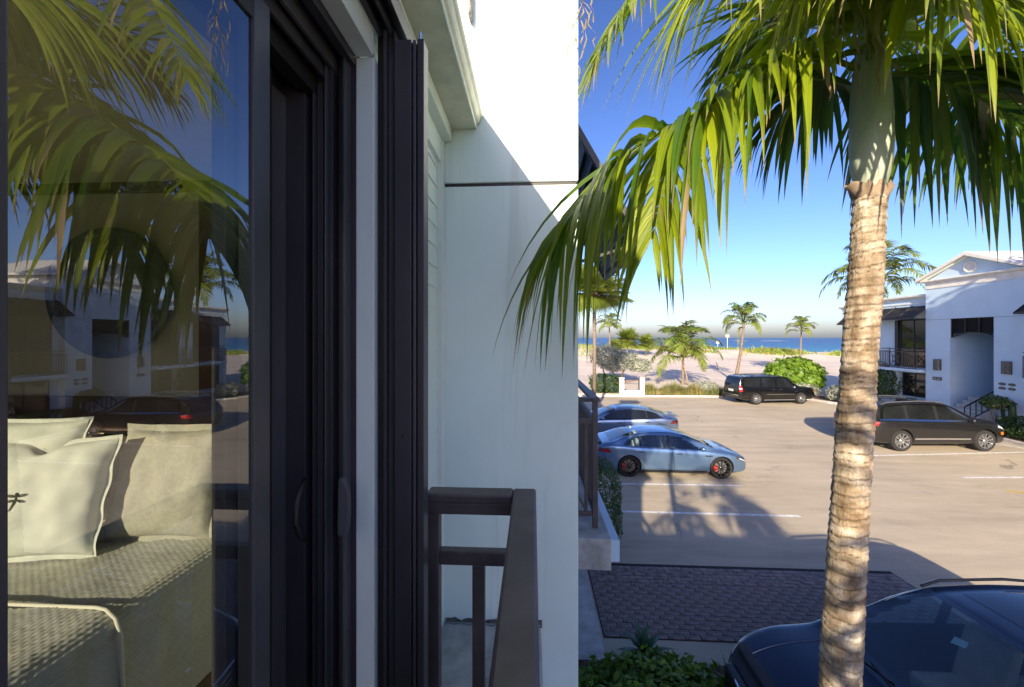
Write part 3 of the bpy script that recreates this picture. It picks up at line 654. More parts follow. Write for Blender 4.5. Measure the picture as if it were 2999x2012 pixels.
def pillow(name, c, size, thick, rot, mat, lab, seed, flange=.035, emblem=False):
    """soft square cushion: local x = width, z = height, y = thickness"""
    o = empty(name, c); o.rotation_euler = rot; tag(o, lab, 'pillow')
    n = 40; v = []; f = []; wd, hg = size
    for side in (1, -1):
        for j in range(n+1):
            for i in range(n+1):
                a = 2*i/n-1; b_ = 2*j/n-1
                pin = 1-.07*(1-abs(b_)**2)*abs(a)**3; pin2 = 1-.07*(1-abs(a)**2)*abs(b_)**3
                t = max(0, (1-a**4)*(1-b_**4))**.55
                wr = mnoise.noise((a*3.1+seed, b_*3.1, side))*.020*t+mnoise.noise((a*1.3+seed, b_*7, side))*.012*(1-t)*t*4
                dent = -.05*math.exp(-((a+.1)/.22)**2)*max(0, b_)**5 if seed % 2 else 0
                v.append((a*wd/2*pin, side*(thick/2*t+wr*.9), (b_*pin2+1)*hg/2+dent*hg*2.2))
    m_ = (n+1)**2
    for s_ in (0, 1):
        for j in range(n):
            for i in range(n):
                q = [s_*m_+j*(n+1)+i, s_*m_+j*(n+1)+i+1, s_*m_+(j+1)*(n+1)+i+1, s_*m_+(j+1)*(n+1)+i]; f.append(tuple(q if s_ else q[::-1]))
    mb = MB(); mb.add(v, f); mb.build('cover', M[mat], o, smooth=True, fixn=False)
    # flanged seam
    P = []
    for k in range(4*n):
        e, i = divmod(k, n); idx = [(i, 0), (n, i), (n-i, n), (0, n-i)][e]; P.append(Vector(v[idx[1]*(n+1)+idx[0]])*1)
    mb = MB(); vs = []; cen = Vector((0, 0, hg/2))
    for k, p in enumerate(P):
        d = (p-cen); d.y = 0; d.normalize(); q = p+d*flange; q.y += .008*math.sin(k*.5+seed); vs += [(p.x-d.x*.02, .004, p.z-d.z*.02), (q.x, q.y, q.z)]
    K = len(P); mb.add(vs, [(2*k, 2*((k+1) % K), 2*((k+1) % K)+1, 2*k+1) for k in range(K)]); mb.build('seam', M[mat], o, smooth=True)
    if emblem:
        mb = MB()
        def petal(x, z, ang, ln, wd_):
            vs = []; d = Vector((math.cos(ang), 0, math.sin(ang))); s_ = Vector((-d.z, 0, d.x))
            for t, w_ in ((0, .15), (.25, .7), (.6, 1), (.85, .7), (1, .1)):
                q = Vector((x, 0, z))+d*ln*t; vs += [q+s_*w_*wd_/2, q-s_*w_*wd_/2]
            def lift(p):
                a = p.x*2/wd; b_ = p.z*2/hg-1; t = max(0, (1-a**4)*(1-b_**4))**.55; wr = mnoise.noise((a*3.1+seed, b_*3.1, -1))*.020*t+mnoise.noise((a*1.3+seed, b_*7, -1))*.012*(1-t)*t*4
                return (p.x, -(thick/2*t)+wr*-1*-.9*-1-.004, p.z)
            mb.add([lift(p) for p in vs], [(2*i, 2*i+1, 2*i+3, 2*i+2) for i in range(4)])
        ex, ez = emblem
        petal(ex, ez+.012, R(168), .038, .013); petal(ex, ez+.012, R(14), .038, .013); petal(ex, ez, R(190), .036, .012); petal(ex, ez, R(-16), .036, .012)
        petal(ex, ez+.024, R(-96), .072, .009); petal(ex, ez+.030, R(-90), .016, .013)
        mb.build('dragonfly_emblem', M['dragonfly_thread'], o)
    return o
ZB_ = RZ0+.60
pillow('pillow', (-2.15, 1.585, ZB_+.02), (.47, .50), .17, (R(-17), 0, R(13)), 'linen_white', 'cream square pillow with small dark dragonfly on its front', 1, .02, emblem=(-.035, .25))
pillow('pillow', (-1.79, 1.80, ZB_+.01), (.48, .52), .15, (R(-17), 0, R(6)), 'linen_grey', 'grey linen flanged pillow to the right of the cream dragonfly pillow', 2, .035)
pillow('pillow', (-1.84, 2.14, ZB_), (.62, .44), .16, (R(-8), 0, 0), 'sheet_white', 'white sleeping pillow standing behind the grey linen pillow', 4, .03)
pillow('pillow', (-2.62, 1.86, ZB_+.03), (.55, .52), .17, (R(-12), 0, R(6)), 'linen_white', 'pale rounded pillow half hidden behind the cream dragonfly pillow', 6, .02)
# framed wall panel and round wall mirror
F = empty('wall_panel', (-2.7, 2.43, 4)); tag(F, 'dark brown wooden wall frame seen through the glass above the bed', 'wall frame')
x1_ = pt(492, 700, 2.42).x; x0_ = pt(460, 700, 2.42).x; zt0, zt1 = pt(300, 440, 2.42).z, pt(300, 372, 2.42).z; zb0, zb1 = pt(300, 985, 2.42).z, pt(300, 905, 2.42).z
for nm, bx in (('top_rail', (-4.3, x1_, 2.395, 2.435, zt0, zt1)), ('bottom_rail', (-4.3, x1_, 2.395, 2.435, zb0, zb1)), ('stile', (x0_, x1_, 2.396, 2.434, zb1+.001, zt0-.001))):
    mb = MB(); mb.box(*bx); mb.v = [(x+2.7, y-2.43, z-4) for x, y, z in mb.v]; mb.build(nm, M['bed_wood'], F, bevel=.004)
c = pt(248, 668, 2.38)
RM = empty('round_mirror', (c.x, 2.385, c.z)); tag(RM, 'large round ringed wall ornament above the pillows behind glass', 'wall ornament')
mb = MB(); mb.lathe([(.0, .0), (.19, -.004), (.20, -.012), (.21, -.004), (.30, -.008), (.31, -.014), (.32, -.006), (.385, -.012), (.40, -.03), (.415, -.012), (.415, .008)], 48, (0, 0, 0), 'y'); mb.build('disc', M['lamp_bronze'], RM, smooth=True)
mb = MB(); mb.lathe([(.0, -.03), (.10, -.02), (.12, -.006)], 32, (0, 0, -.12), 'y'); mb.build('boss', M['bronze_edge'], RM, smooth=True)

# ------------------------------------------------------------------ opposite building
XF = 22.0
O = empty('gabled_building', (XF+4, 22, 0)); tag(O, 'white two storey building with gabled entrance tower across the parking lot', 'building')
def op(mb, name, mat, bevel=0, parent=None, smooth=False):
    mb.v = [(x-XF-4, y-22, z) for x, y, z in mb.v]; return mb.build(name, M[mat], parent or O, bevel=bevel, smooth=smooth)
TY0, TY1, OY0, OY1 = 19.0, 23.55, 20.24, 22.24
# tower: piers, head wall, passage
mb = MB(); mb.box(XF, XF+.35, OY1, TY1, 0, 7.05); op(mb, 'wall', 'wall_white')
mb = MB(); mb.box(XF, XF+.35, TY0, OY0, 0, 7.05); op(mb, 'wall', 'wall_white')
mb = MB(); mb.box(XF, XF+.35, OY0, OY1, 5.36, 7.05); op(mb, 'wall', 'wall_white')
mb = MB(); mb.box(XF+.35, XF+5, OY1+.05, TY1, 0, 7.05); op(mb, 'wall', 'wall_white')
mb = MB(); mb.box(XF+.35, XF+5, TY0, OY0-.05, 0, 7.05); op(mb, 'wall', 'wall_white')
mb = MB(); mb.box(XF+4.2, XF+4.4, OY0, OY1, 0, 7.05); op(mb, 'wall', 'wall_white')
mb = MB(); mb.box(XF+.35, XF+4.2, OY0-.05, OY1+.05, 5.5, 5.7); op(mb, 'ceiling_slab', 'wall_white')
mb = MB(); mb.box(XF-.004, XF+.0, TY0, OY0, 5.33, 5.345); mb.box(XF-.004, XF, OY1, TY1, 5.33, 5.345); op(mb, 'reveal_joint', 'lamp_bronze')
# arched louvre
LV = empty('louvre', (-4, -.75, 4.9), parent=O)
def arch(y): t = (y-OY0)/(OY1-OY0)*2-1; return 4.62-.24*t*t
def lp(mb, name): mb.v = [(x-XF, y-21.25, z-4.9) for x, y, z in mb.v]; return mb.build(name, M['window_frame_dark'], LV)
for k in range(13):
    z = 5.30-k*.063
    a, b = OY0+.03, OY1-.03
    if z < 4.62:
        t = math.sqrt(max(0, (4.62-z)/.24)); lo, hi = (OY0+OY1)/2-t, (OY0+OY1)/2+t
        for u, v in ((a, lo), (hi, b)):
            if v-u > .05: mb = MB(); mb.bar((XF+.10, u, z), (XF+.10, v, z), .012, .06, (.7, 0, .7)); lp(mb, 'slat')
    else:
        mb = MB(); mb.bar((XF+.10, a, z), (XF+.10, b, z), .012, .06, (.7, 0, .7)); lp(mb, 'slat')
mb = MB(); n = 16; vs = []
for i in range(n+1):
    y = OY0+(OY1-OY0)*i/n; z = arch(y); vs += [(XF+.05, y, z-.03), (XF+.05, y, z+.03), (XF+.15, y, z+.03), (XF+.15, y, z-.03)]
mb.add(vs, [(4*i+k, 4*i+(k+1) % 4, 4*i+4+(k+1) % 4, 4*i+4+k) for i in range(n) for k in range(4)]); lp(mb, 'arch_rail')
for y in (OY0+.015, OY0+.68, OY1-.68, OY1-.015): mb = MB(); mb.box(XF+.05, XF+.15, y-.02, y+.02, arch(y), 5.355); lp(mb, 'mullion')
mb = MB(); mb.box(XF+.16, XF+.18, OY0+.01, OY1-.01, 4.63, 5.35); lp(mb, 'backing')
# cornice bands and pediment
for x0, z0, z1 in ((-.03, 7.05, 7.10), (0, 7.10, 7.40), (-.10, 7.40, 7.46), (-.16, 7.46, 7.52)):
    mb = MB(); mb.box(XF+x0, XF+5, TY0+x0, TY1-x0, z0, z1); op(mb, 'cornice_band', 'roof_white')
YC = (TY0+TY1)/2; zg0, zg1 = 7.52, 8.62
mb = MB(); mb.prism([(TY0+.1, zg0), (TY1-.1, zg0), (YC, zg1-.12)], 'x', XF+.02, XF+4.9); op(mb, 'gable_wall', 'wall_white')
for s_ in (-1, 1):
    ya = YC+s_*(TY1-YC+.32); 
    mb = MB(); mb.prism([(ya, zg0-.06), (ya, zg0+.06), (YC, zg1+.08), (YC, zg1-.10)], 'x', XF-.30, XF+5.1); op(mb, 'roof_slope', 'roof_white')
    mb = MB(); yb = YC+s_*(TY1-YC+.08); mb.prism([(yb, zg0+.002), (yb, zg0+.07), (YC, zg1-.06), (YC, zg1-.17)], 'x', XF-.10, XF+.1); op(mb, 'rake_board', 'trim_white')
mb = MB(); mb.lathe([(.0, -.0), (.20, 0), (.20, -.05), (.27, -.06), (.30, -.03), (.30, .02)], 28, (XF, YC, 7.93), 'x'); op(mb, 'round_vent', 'roof_white', smooth=False)
# lamps, plaques
LMP = []
for yy, zz in ((22.88, 2.88), (19.70, 2.95)):
    lm = empty('wall_lamp', (-4, yy-22, zz), parent=O)
    mb = MB(); mb.lathe([(.0, -.28), (.16, -.28), (.16, .28), (0, .28)], 12, (0, 0, 0), 'z', a0=R(90), a1=R(270)); mb.build('shade', M['lamp_bronze'], lm, smooth=True, sharp=40)
    mb = MB(); mb.box(-.06, .0, -.20, .20, -.30, .30); mb.build('back_plate', M['lamp_bronze'], lm)
SG = empty('number_sign', (-4.0, .90, 2.12), parent=O)
mb = MB(); mb.box(-.03, 0, -.24, .24, -.09, .09); mb.build('plate', M['sign_black'], SG)
for i, yy in enumerate((-.17, -.10, -.03, .06, .13, .19)):
    mb = MB(); mb.prism([(yy-.02, -.05), (yy+.02, -.05), (yy+.02, .01), (yy+.006, .01), (yy+.006, .05), (yy-.02, .05), (yy-.02, .03), (yy-.006, .03), (yy-.006, -.02), (yy-.02, -.02)], 'x', -.034, -.030); mb.build('digit', M['sign_mark'], SG)

for yy in (19.9, 19.52):
    for zz in (2.18, 1.98):
        mb = MB(); mb.lathe([(0, -.03), (.10, -.03), (.13, 0)], 14, (0, 0, 0), 'x'); mb.v = [(x, y*1.25, z*.55) for x, y, z in mb.v]
        mb.build('plaque', M['lamp_bronze'], O, loc=(-4, yy-22, zz))
# stairs in the passage
ST = empty('stairs', (-4, -.75, 0), parent=O)
for k in range(7):
    mb = MB(); x0 = XF-1.15+k*.30; mb.box(x0, XF+4.2, OY0+.02, OY1-.25, .09+k*.17, .09+(k+1)*.17-.04); mb.v = [(x-XF, y-21.25, z) for x, y, z in mb.v]; mb.build('riser', M['stair_stone'], ST)
    mb = MB(); mb.box(x0-.03, XF+4.2, OY0+.01, OY1-.24, .09+(k+1)*.17-.04, .09+(k+1)*.17); mb.v = [(x-XF, y-21.25, z) for x, y, z in mb.v]; mb.build('tread', M['stair_stone'], ST)
HR = empty('stair_handrail', (-4, -.75, 0), parent=O); mb = MB()
def hp(mb, n): mb.v = [(x-XF, y-21.25, z) for x, y, z in mb.v]; mb.build(n, M['wire_iron'], HR)
yy = OY0+.12; A = Vector((XF-1.2, yy, 1.0)); Bv = Vector((XF+.9, yy, 2.2))
mb = MB(); mb.bar(A, Bv, .05, .05); hp(mb, 'rail')
mb = MB(); mb.bar(A-Vector((0, 0, .75)), Bv-Vector((0, 0, .75)), .035, .035); hp(mb, 'bottom_rail')
for k in range(9): p = A.lerp(Bv, k/8); mb = MB(); mb.box(p.x-.015, p.x+.015, yy-.015, yy+.015, p.z-(.9 if k in (0, 8) else .75), p.z); hp(mb, 'baluster')

def wing(y0, y1, xw, zt=6.6, far=False):
    mb = MB(); mb.box(xw, xw+5, y0, y1, 0, zt); op(mb, 'wall', 'wall_white')
    for x0, z0, z1 in ((-.04, zt-.28, zt-.22), (-.06, zt, zt+.07), (-.14, zt+.07, zt+.14), (-.20, zt+.14, zt+.24)):
        mb = MB(); mb.box(xw+x0, xw+5, y0-.001, y1-x0 if far else y1+.001, z0, z1); op(mb, 'cornice_band', 'roof_white')
def win(xw, y0, y1, z0, z1, nm=2, name='window'):
    f = empty(name, (xw-XF-4, (y0+y1)/2-22, z0), parent=O)
    def q(mb, n, mt): mb.v = [(x-xw, y-(y0+y1)/2, z-z0) for x, y, z in mb.v]; mb.build(n, M[mt], f)
    t = .06
    for bx in ((xw-.05, xw+.02, y0, y1, z0, z0+t), (xw-.05, xw+.02, y0, y1, z1-t, z1), (xw-.05, xw+.02, y0, y0+t, z0+t, z1-t), (xw-.05, xw+.02, y1-t, y1, z0+t, z1-t)):
        mb = MB(); mb.box(*bx); q(mb, 'frame', 'window_frame_dark')
    for k in range(nm):
        a = y0+t+(y1-y0-2*t)*k/nm; b = y0+t+(y1-y0-2*t)*(k+1)/nm
        mb = MB(); mb.box(xw-.02, xw-.01, a+.02, b-.02, z0+t, z1-t); q(mb, 'pane', 'window_glass')
        if k: mb = MB(); mb.box(xw-.05, xw+.0, a-.02, a+.02, z0+t, z1-t); q(mb, 'mullion', 'window_frame_dark')
def awning(xw, y0, y1, z1, z0, out):
    f = empty('awning', (xw-XF-4, (y0+y1)/2-22, z1), parent=O); yc = (y0+y1)/2
    def q(mb, n): mb.v = [(x-xw, y-yc, z-z1) for x, y, z in mb.v]; return mb.build(n, M['awning_metal'], f)
    mb = MB(); mb.add([(xw, y0, z1), (xw, y1, z1), (xw-out, y1, z0), (xw-out, y0, z0), (xw, y0, z1-.02), (xw, y1, z1-.02), (xw-out, y1, z0-.02), (xw-out, y0, z0-.02)], [(0, 1, 2, 3), (4, 7, 6, 5), (0, 4, 5, 1), (1, 5, 6, 2), (2, 6, 7, 3), (3, 7, 4, 0)]); q(mb, 'sheet')
    for k in range(4):
        y = y0+(y1-y0)*k/3; mb = MB(); mb.bar((xw, y, z1+.03), (xw-out, y, z0+.03), .05, .06); q(mb, 'rib')
    mb = MB(); mb.bar((xw-out, y0, z0+.02), (xw-out, y1, z0+.02), .06, .07); q(mb, 'front_bar')
    for k in range(9):
        t = (k+.5)/9; 
        mb = MB(); mb.bar((xw-out*t, y0+.03, z1+(z0-z1)*t+.025), (xw-out*t, y1-.03, z1+(z0-z1)*t+.025), .02, .03); q(mb, 'slat')
    for y in (y0, y1): mb = MB(); mb.bar((xw, y, z0), (xw-out, y, z0), .03, .04); q(mb, 'stay')
def balcony(xw, y0, y1, out, zs=2.55, h=1.15):
    mb = MB(); mb.box(xw-out-.06, xw+.1, y0-.06, y1+.06, zs-.16, zs); op(mb, 'balcony_slab', 'wall_white')
    f = empty('balcony_railing', (xw-XF-4, (y0+y1)/2-22, zs), parent=O); yc = (y0+y1)/2
    def q(mb, n): mb.v = [(x-xw, y-yc, z-zs) for x, y, z in mb.v]; mb.build(n, M['rail_bronze'], f)
    xo = xw-out; ym = (y0+y1)/2
    for z in (zs+h, zs+h-.17, zs+.12):
        mb = MB(); mb.box(xo-.02, xo+.02, y0, y1, z-.02, z+.02); q(mb, 'rail')
        for y in (y0, y1): mb = MB(); mb.box(xo+.02, xw, y-.018, y+.018, z-.018, z+.018); q(mb, 'rail')
    k = int((y1-y0)/.11)
    for i in range(k+1):
        y = y0+(y1-y0)*i/k
        if abs(y-ym) < .42 and i not in (0, k): continue
        mb = MB(); mb.box(xo-.013, xo+.013, y-.013, y+.013, zs, zs+h-.17); q(mb, 'baluster')
    for s_ in (-.4, .4): mb = MB(); mb.box(xo-.016, xo+.016, ym+s_-.016, ym+s_+.016, zs+.12, zs+h); q(mb, 'baluster')
    for z in (.35, .72): mb = MB(); mb.box(xo-.014, xo+.014, ym-.38, ym+.38, zs+z-.012, zs+z+.012); q(mb, 'cross_bar')
    for s_ in (-1, 1): mb = MB(); mb.bar((xo, ym-s_*.38, zs+.14), (xo, ym+s_*.38, zs+.96), .022, .022, (1, 0, 0)); q(mb, 'cross_bar')
    for y in (ym-.2, ym+.2): mb = MB(); mb.box(xo-.013, xo+.013, y-.012, y+.012, zs+.35, zs+.72); q(mb, 'cross_bar')
# seaward wing
wing(TY1, 27.0, XF+.35); awning(XF+.33, TY1+.08, 26.85, 6.18, 5.42, .95)
win(XF+.35, TY1+.15, 25.45, 2.62, 5.45, 2, 'balcony_door'); balcony(XF+.35, TY1+.12, 26.2, .75)
win(XF+.35, TY1+.15, 25.3, .9, 2.28, 2)
mb = MB(); mb.box(XF+.22, XF+.34, 25.5, 25.72, 2.6, 5.4); op(mb, 'shutter_guide', 'window_frame_dark')
mb = MB(); mb.box(XF+.15, XF+.36, 25.55, 26.15, 0, 2.4); op(mb, 'pier', 'wall_white')
wing(27.0, 31.2, XF+1.2, 6.45, True); awning(XF+1.18, 27.2, 30.6, 6.0, 5.3, .8); win(XF+1.2, 27.3, 30.4, 2.6, 5.3, 3, 'balcony_door'); win(XF+1.2, 27.3, 30.4, .5, 2.2, 3); balcony(XF+1.2, 27.3, 30.4, .6)
# landward wing (seen in the reflection and at the frame edge)
wing(4.0, TY0, XF+.35)
for a, b in ((15.4, 18.9), (9.5, 13.2), (4.6, 8.2)):
    awning(XF+.33, a, b, 6.18, 5.42, .95); win(XF+.35, a+.2, b-.2, 2.62, 5.45, 3, 'balcony_door'); balcony(XF+.35, a+.15, b-.15, .75); win(XF+.35, a+.3, b-.3, .5, 2.28, 3)

# ------------------------------------------------------------------ plants
def set_tint(me, arr):
    ca = me.color_attributes.new('tint', 'FLOAT_COLOR', 'POINT'); a = np.ones((len(arr), 4), dtype=np.float32); a[:, :arr.shape[1]] = arr; a[:, 3] = 1; ca.data.foreach_set('color', a.ravel())
def np_mesh(name, V, Fq, mat, tint=None, smooth=False, uv=None):
    me = bpy.data.meshes.new(name); V = np.asarray(V, dtype=np.float32).reshape(-1, 3); Fq = np.asarray(Fq, dtype=np.int32); k = Fq.shape[1]
    me.vertices.add(len(V)); me.vertices.foreach_set('co', V.ravel()); me.loops.add(Fq.size); me.loops.foreach_set('vertex_index', Fq.ravel())
    me.polygons.add(len(Fq)); me.polygons.foreach_set('loop_start', np.arange(0, Fq.size, k, dtype=np.int32)); me.update(calc_edges=True)
    if smooth: me.polygons.foreach_set('use_smooth', np.ones(len(Fq), dtype=bool))
    if uv is not None:
        ul = me.uv_layers.new(name='UVMap'); ul.data.foreach_set('uv', np.asarray(uv, dtype=np.float32)[Fq.ravel()].ravel())
    if tint is not None: set_tint(me, np.asarray(tint, dtype=np.float32))
    me.materials.append(M[mat]); return me
def leaves(C, Nn, size, aspect, rng, mat, name='foliage', yel=(.0, .9), dry=.02, curl=.25, tintv=None):
    """many small folded leaves: centres C, facing Nn"""
    n = len(C); up = rng.normal(size=(n, 3)); T = np.cross(Nn, up); T /= np.linalg.norm(T, axis=1)[:, None]+1e-9; Bq = np.cross(Nn, T)
    sz = size*(.65+.7*rng.random(n))[:, None]
    a = C-T*sz*.5; b = C+Bq*sz*.5*aspect-Nn*sz*curl*.3; c = C+T*sz*.5-Nn*sz*curl*.4; d = C-Bq*sz*.5*aspect-Nn*sz*curl*.3
    e = C+T*sz*.28+Bq*sz*.4*aspect-Nn*sz*curl*.3; g = C+T*sz*.28-Bq*sz*.4*aspect-Nn*sz*curl*.3
    m_ = C+Nn*sz*.05
    V = np.stack([a, b, e, c, g, d, m_], 1).reshape(-1, 3); i0 = np.arange(n)[:, None]*7
    F_ = np.concatenate([i0+np.array([[0, 1, 2, 6]]), i0+np.array([[6, 2, 3, 4]]), i0+np.array([[0, 6, 4, 5]])], 0)
    y = (yel[0]+(yel[1]-yel[0])*rng.random(n)) if tintv is None else tintv; dr = (rng.random(n) < dry)*.8
    return np_mesh(name, V, F_, mat, np.repeat(np.stack([y, dr, 0*y], 1), 7, 0))
def blob_leaves(center, radii, n, size, aspect, seed, mat, lump=.25, freq=1.6, shell=.55, flat_bottom=None, yel=(0, .9), dry=.01, name='foliage', box=False):
    rng = np.random.default_rng(seed); d = rng.normal(size=(n, 3)); d /= np.linalg.norm(d, axis=1)[:, None]
    if box: d = d/(np.abs(d)**5).sum(1)[:, None]**.2
    off = np.array([mnoise.noise(tuple(x*freq+seed)) for x in d])+.5*np.array([mnoise.noise(tuple(x*freq*2.7+seed+9)) for x in d]); r = (shell+(1-shell)*rng.random(n)**.5)*(1+lump*off)
    C = d*r[:, None]*np.array(radii)+np.array(center); 
    if flat_bottom is not None: k = C[:, 2] > flat_bottom; C = C[k]; d = d[k]; off = off[k]
    Nn = d*.8+rng.normal(size=d.shape)*.55+np.array([0, 0, .35]); Nn /= np.linalg.norm(Nn, axis=1)[:, None]
    tv = np.clip(yel[0]+(yel[1]-yel[0])*(rng.random(len(C))*.6+.4*(off*1.2+.5)), 0, 1)
    return leaves(C, Nn, size, aspect, rng, mat, name, dry=dry, tintv=tv)
def stem_mb(paths):
    mb = MB()
    for P, r0, r1 in paths: mb.tube(P, [r0+(r1-r0)*i/(len(P)-1) for i in range(len(P))], 7)
    return mb
def shrub(name, loc, radii, n, size, mat, lab, seed, cat='shrub', group=None, aspect=.55, lump=.3, box=False, yel=(0, .9), stems=3, freq=1.6, shell=.55, dry=.01, zc=None):
    o = empty(name, loc); tag(o, lab, cat, group); zc = radii[2]*.95 if zc is None else zc
    link('foliage', blob_leaves((0, 0, zc), radii, n, size, aspect, seed, mat, lump, freq, shell, .02, yel, dry, box=box), o)
    rnd = random.Random(seed); paths = []
    for k in range(stems):
        a = rnd.random()*6.28; e = Vector((math.cos(a)*radii[0]*.5, math.sin(a)*radii[1]*.5, zc*.95)); paths.append(([Vector((e.x*.15, e.y*.15, -.03)), Vector((e.x*.5, e.y*.5, zc*.5)), e], max(.012, radii[0]*.03), .008))
    stem_mb(paths).build('stem', M['branch_bark'], o, smooth=True); return o

# ---- palm fronds
def catmull(P, n):
    P = [Vector(p) for p in P]; Q = [P[0]*2-P[1]]+P+[P[-1]*2-P[-2]]; out = []
    m_ = len(P)-1
    for i in range(n+1):
        t = m_*i/n; k = min(int(t), m_-1); t -= k; p0, p1, p2, p3 = Q[k:k+4]
        out.append(.5*((2*p1)+(p2-p0)*t+(2*p0-5*p1+4*p2-p3)*t*t+(3*p1-p0-3*p2+p3)*t**3))
    return out
def frond_mesh(P, n, ll, lw, seed, mat, droop=1.0, segs=6, r0=.018, fwd=.55, start=.12, yel=.5, dryp=.05, wide=True, lift=.25, taper_end=.55, jit=.12, nobs=()):
    """feather frond along a rachis P (list of points, local): leaflets hang under gravity"""
    rnd = random.Random(seed); C = catmull(P, 36); V = []; Fc = []; T = []; U = []
    seg = 6
    for i, p in enumerate(C):                                    # rachis
        d = (C[min(i+1, 36)]-C[max(i-1, 0)]).normalized(); sd = d.cross(Vector((0, 0, 1)))
        if sd.length < .05: sd = Vector((1, 0, 0))
        sd.normalize(); u = sd.cross(d); r = r0*(1-.85*i/36)
        for k in range(seg): a = 2*math.pi*k/seg; V.append(p+sd*math.cos(a)*r+u*math.sin(a)*r*.8); T.append((.75, .0, 0)); U.append((k/seg*.3, i/36))
    for i in range(36):
        for k in range(seg): Fc.append((i*seg+k, i*seg+(k+1) % seg, (i+1)*seg+(k+1) % seg, (i+1)*seg+k))
    G_ = Vector((0, 0, -1))
    for side in (-1, 1):
        for j in range(n):
            s = start+(1-start)*(j+.5+rnd.uniform(-.25, .25))/n; fi = min(35.99, s*36); k = int(fi); p = C[k].lerp(C[k+1], fi-k); tg = (C[min(k+2, 36)]-C[max(k-1, 0)]).normalized()
            sd = tg.cross(Vector((0, 0, 1)))
            if sd.length < .1: sd = Vector((1, 0, 0))
            sd.normalize(); upv = sd.cross(tg).normalized()
            env = (.55+.45*math.sin(math.pi*min(1, .15+s*.85)))*(1-(1-taper_end)*max(0, (s-.6)/.4))
            L_ = ll*env*rnd.uniform(.72, 1.3); wd = lw*rnd.uniform(.75, 1.2)*(1-.45*max(0, (s-.5)/.5))
            f_ = fwd+.9*max(0, s-.7)/.3*.9
            d = (sd*side+tg*f_+upv*lift*rnd.uniform(.3, 1.2)+Vector((rnd.uniform(-jit, jit),)*1+(rnd.uniform(-jit, jit), rnd.uniform(-jit, jit)))).normalized()
            wv0 = (tg-d*tg.dot(d)).normalized(); tw = rnd.uniform(-.5, .5)
            wv0 = (wv0*math.cos(tw)+d.cross(wv0)*math.sin(tw)).normalized()
            q = p.copy(); yv = min(1, max(0, yel+rnd.uniform(-.35, .35))); dr = rnd.random() < dryp; b0 = len(V); uo = rnd.random()*7; dd = droop*rnd.uniform(.55, 1.35)
            for i in range(segs+1):
                t = i/segs; wdt = wd*(.35+.65*min(1, t/.2))*(1-max(0, (t-.25)/.75)**1.25)
                wv = (wv0-d*wv0.dot(d)).normalized(); nn = d.cross(wv)
                tip = (1.0 if t > .82 else .25*(t > .62))*(dr or t > .93)+(.75 if dr and rnd.random() < .25 else 0)
                if wide: V += [q-wv*wdt/2-nn*wdt*.12, q+nn*wdt*.10, q+wv*wdt/2-nn*wdt*.12]; T += [(yv, tip, 0)]*3; U += [(uo, t), (uo+.5, t), (uo+1, t)]
                else: V += [q-wv*wdt/2, q+wv*wdt/2]; T += [(yv, tip, 0)]*2; U += [(uo, t), (uo+1, t)]
                if i < segs:
                    d = (d+G_*dd*(.9/segs)*(1.2+1.1*t)).normalized(); q = q+d*(L_/segs)
                    for (ax, lim, sg) in nobs:                   # keep leaves out of walls
                        if (q[ax]-lim)*sg < 0: q[ax] = lim
            c_ = 3 if wide else 2
            for i in range(segs):
                for k2 in range(c_-1): a = b0+i*c_+k2; Fc.append((a, a+1, a+c_+1, a+c_))
    return np_mesh('frond', [tuple(p) for p in V], Fc, mat, T, True, U)

# ---- the near palm
PB = Vector((1.22, 1.8, 0))
PALM = empty('palm_tree', PB); tag(PALM, 'near palm with thick ringed tan trunk and smooth pale green crownshaft', 'palm tree')
def path(z): t = z/5.05; return Vector((1.335+.268*t**.9+.012*math.sin(t*7), 2.0+.01*math.sin(t*5), z))
rows = 760; sg = 64; V = []; Fq = []; TT = []; rnd = random.Random(5)
rings = []; z = -.6
while z < 5.1: rings.append(z); z += (.058-.024*z/5.05)*rnd.uniform(.55, 1.5)
rings = np.array(rings)
for i in range(rows+1):
    z = -.5+5.56*i/rows; p = path(max(z, 0.001)); p.z = z; r = .094-.0185*min(1, z/3.2)-.015*max(0, (z-3.0)/2.06)
    for k in range(sg):
        a = 2*math.pi*k/sg; zz = z+.011*math.sin(a+z*1.3)+.014*mnoise.noise((math.cos(a)*1.6, math.sin(a)*1.6, z*5))
        j = max(0, np.searchsorted(rings, zz)-1); h = (zz-rings[j])/max(.02, (rings[min(j+1, len(rings)-1)]-rings[j]) or .05); h = min(1, max(0, h))
        saw = .0062*(1-h)**1.2 if h > .12 else .0062*h/.12-.004*(1-h/.12)
        rr = r+saw*(1.0+.6*mnoise.noise((a*2, z*9, 1)))+.005*mnoise.noise((math.cos(a)*1.2, math.sin(a)*1.2, z*2.5))+.003*mnoise.noise((math.cos(a)*7, math.sin(a)*7, z*22))
        V.append((p.x-PB.x+rr*math.cos(a), p.y-PB.y+rr*math.sin(a), z)); TT.append((max(0, 1-abs(h-.03)/.15)*(.75+.4*mnoise.noise((a*2, z*6, 4))), .5+.5*mnoise.noise((a*1.5, rings[j]*8, 2)), 0))
for i in range(rows):
    for k in range(sg): Fq.append((i*sg+k, i*sg+(k+1) % sg, (i+1)*sg+(k+1) % sg, (i+1)*sg+k))
link('trunk', np_mesh('trunk', V, Fq, 'palm_trunk', TT, smooth=True), PALM)
ct = path(5.05)-PB; V = []; Fq = []; prof = [(5.03, .053), (5.07, .057), (5.12, .070), (5.18, .079), (5.28, .083), (5.40, .082), (5.52, .077), (5.62, .068), (5.70, .056), (5.80, .043), (5.95, .025)]
pz = [q[0] for q in prof]; pr_ = [q[1] for q in prof]; rows = 70; sg = 48
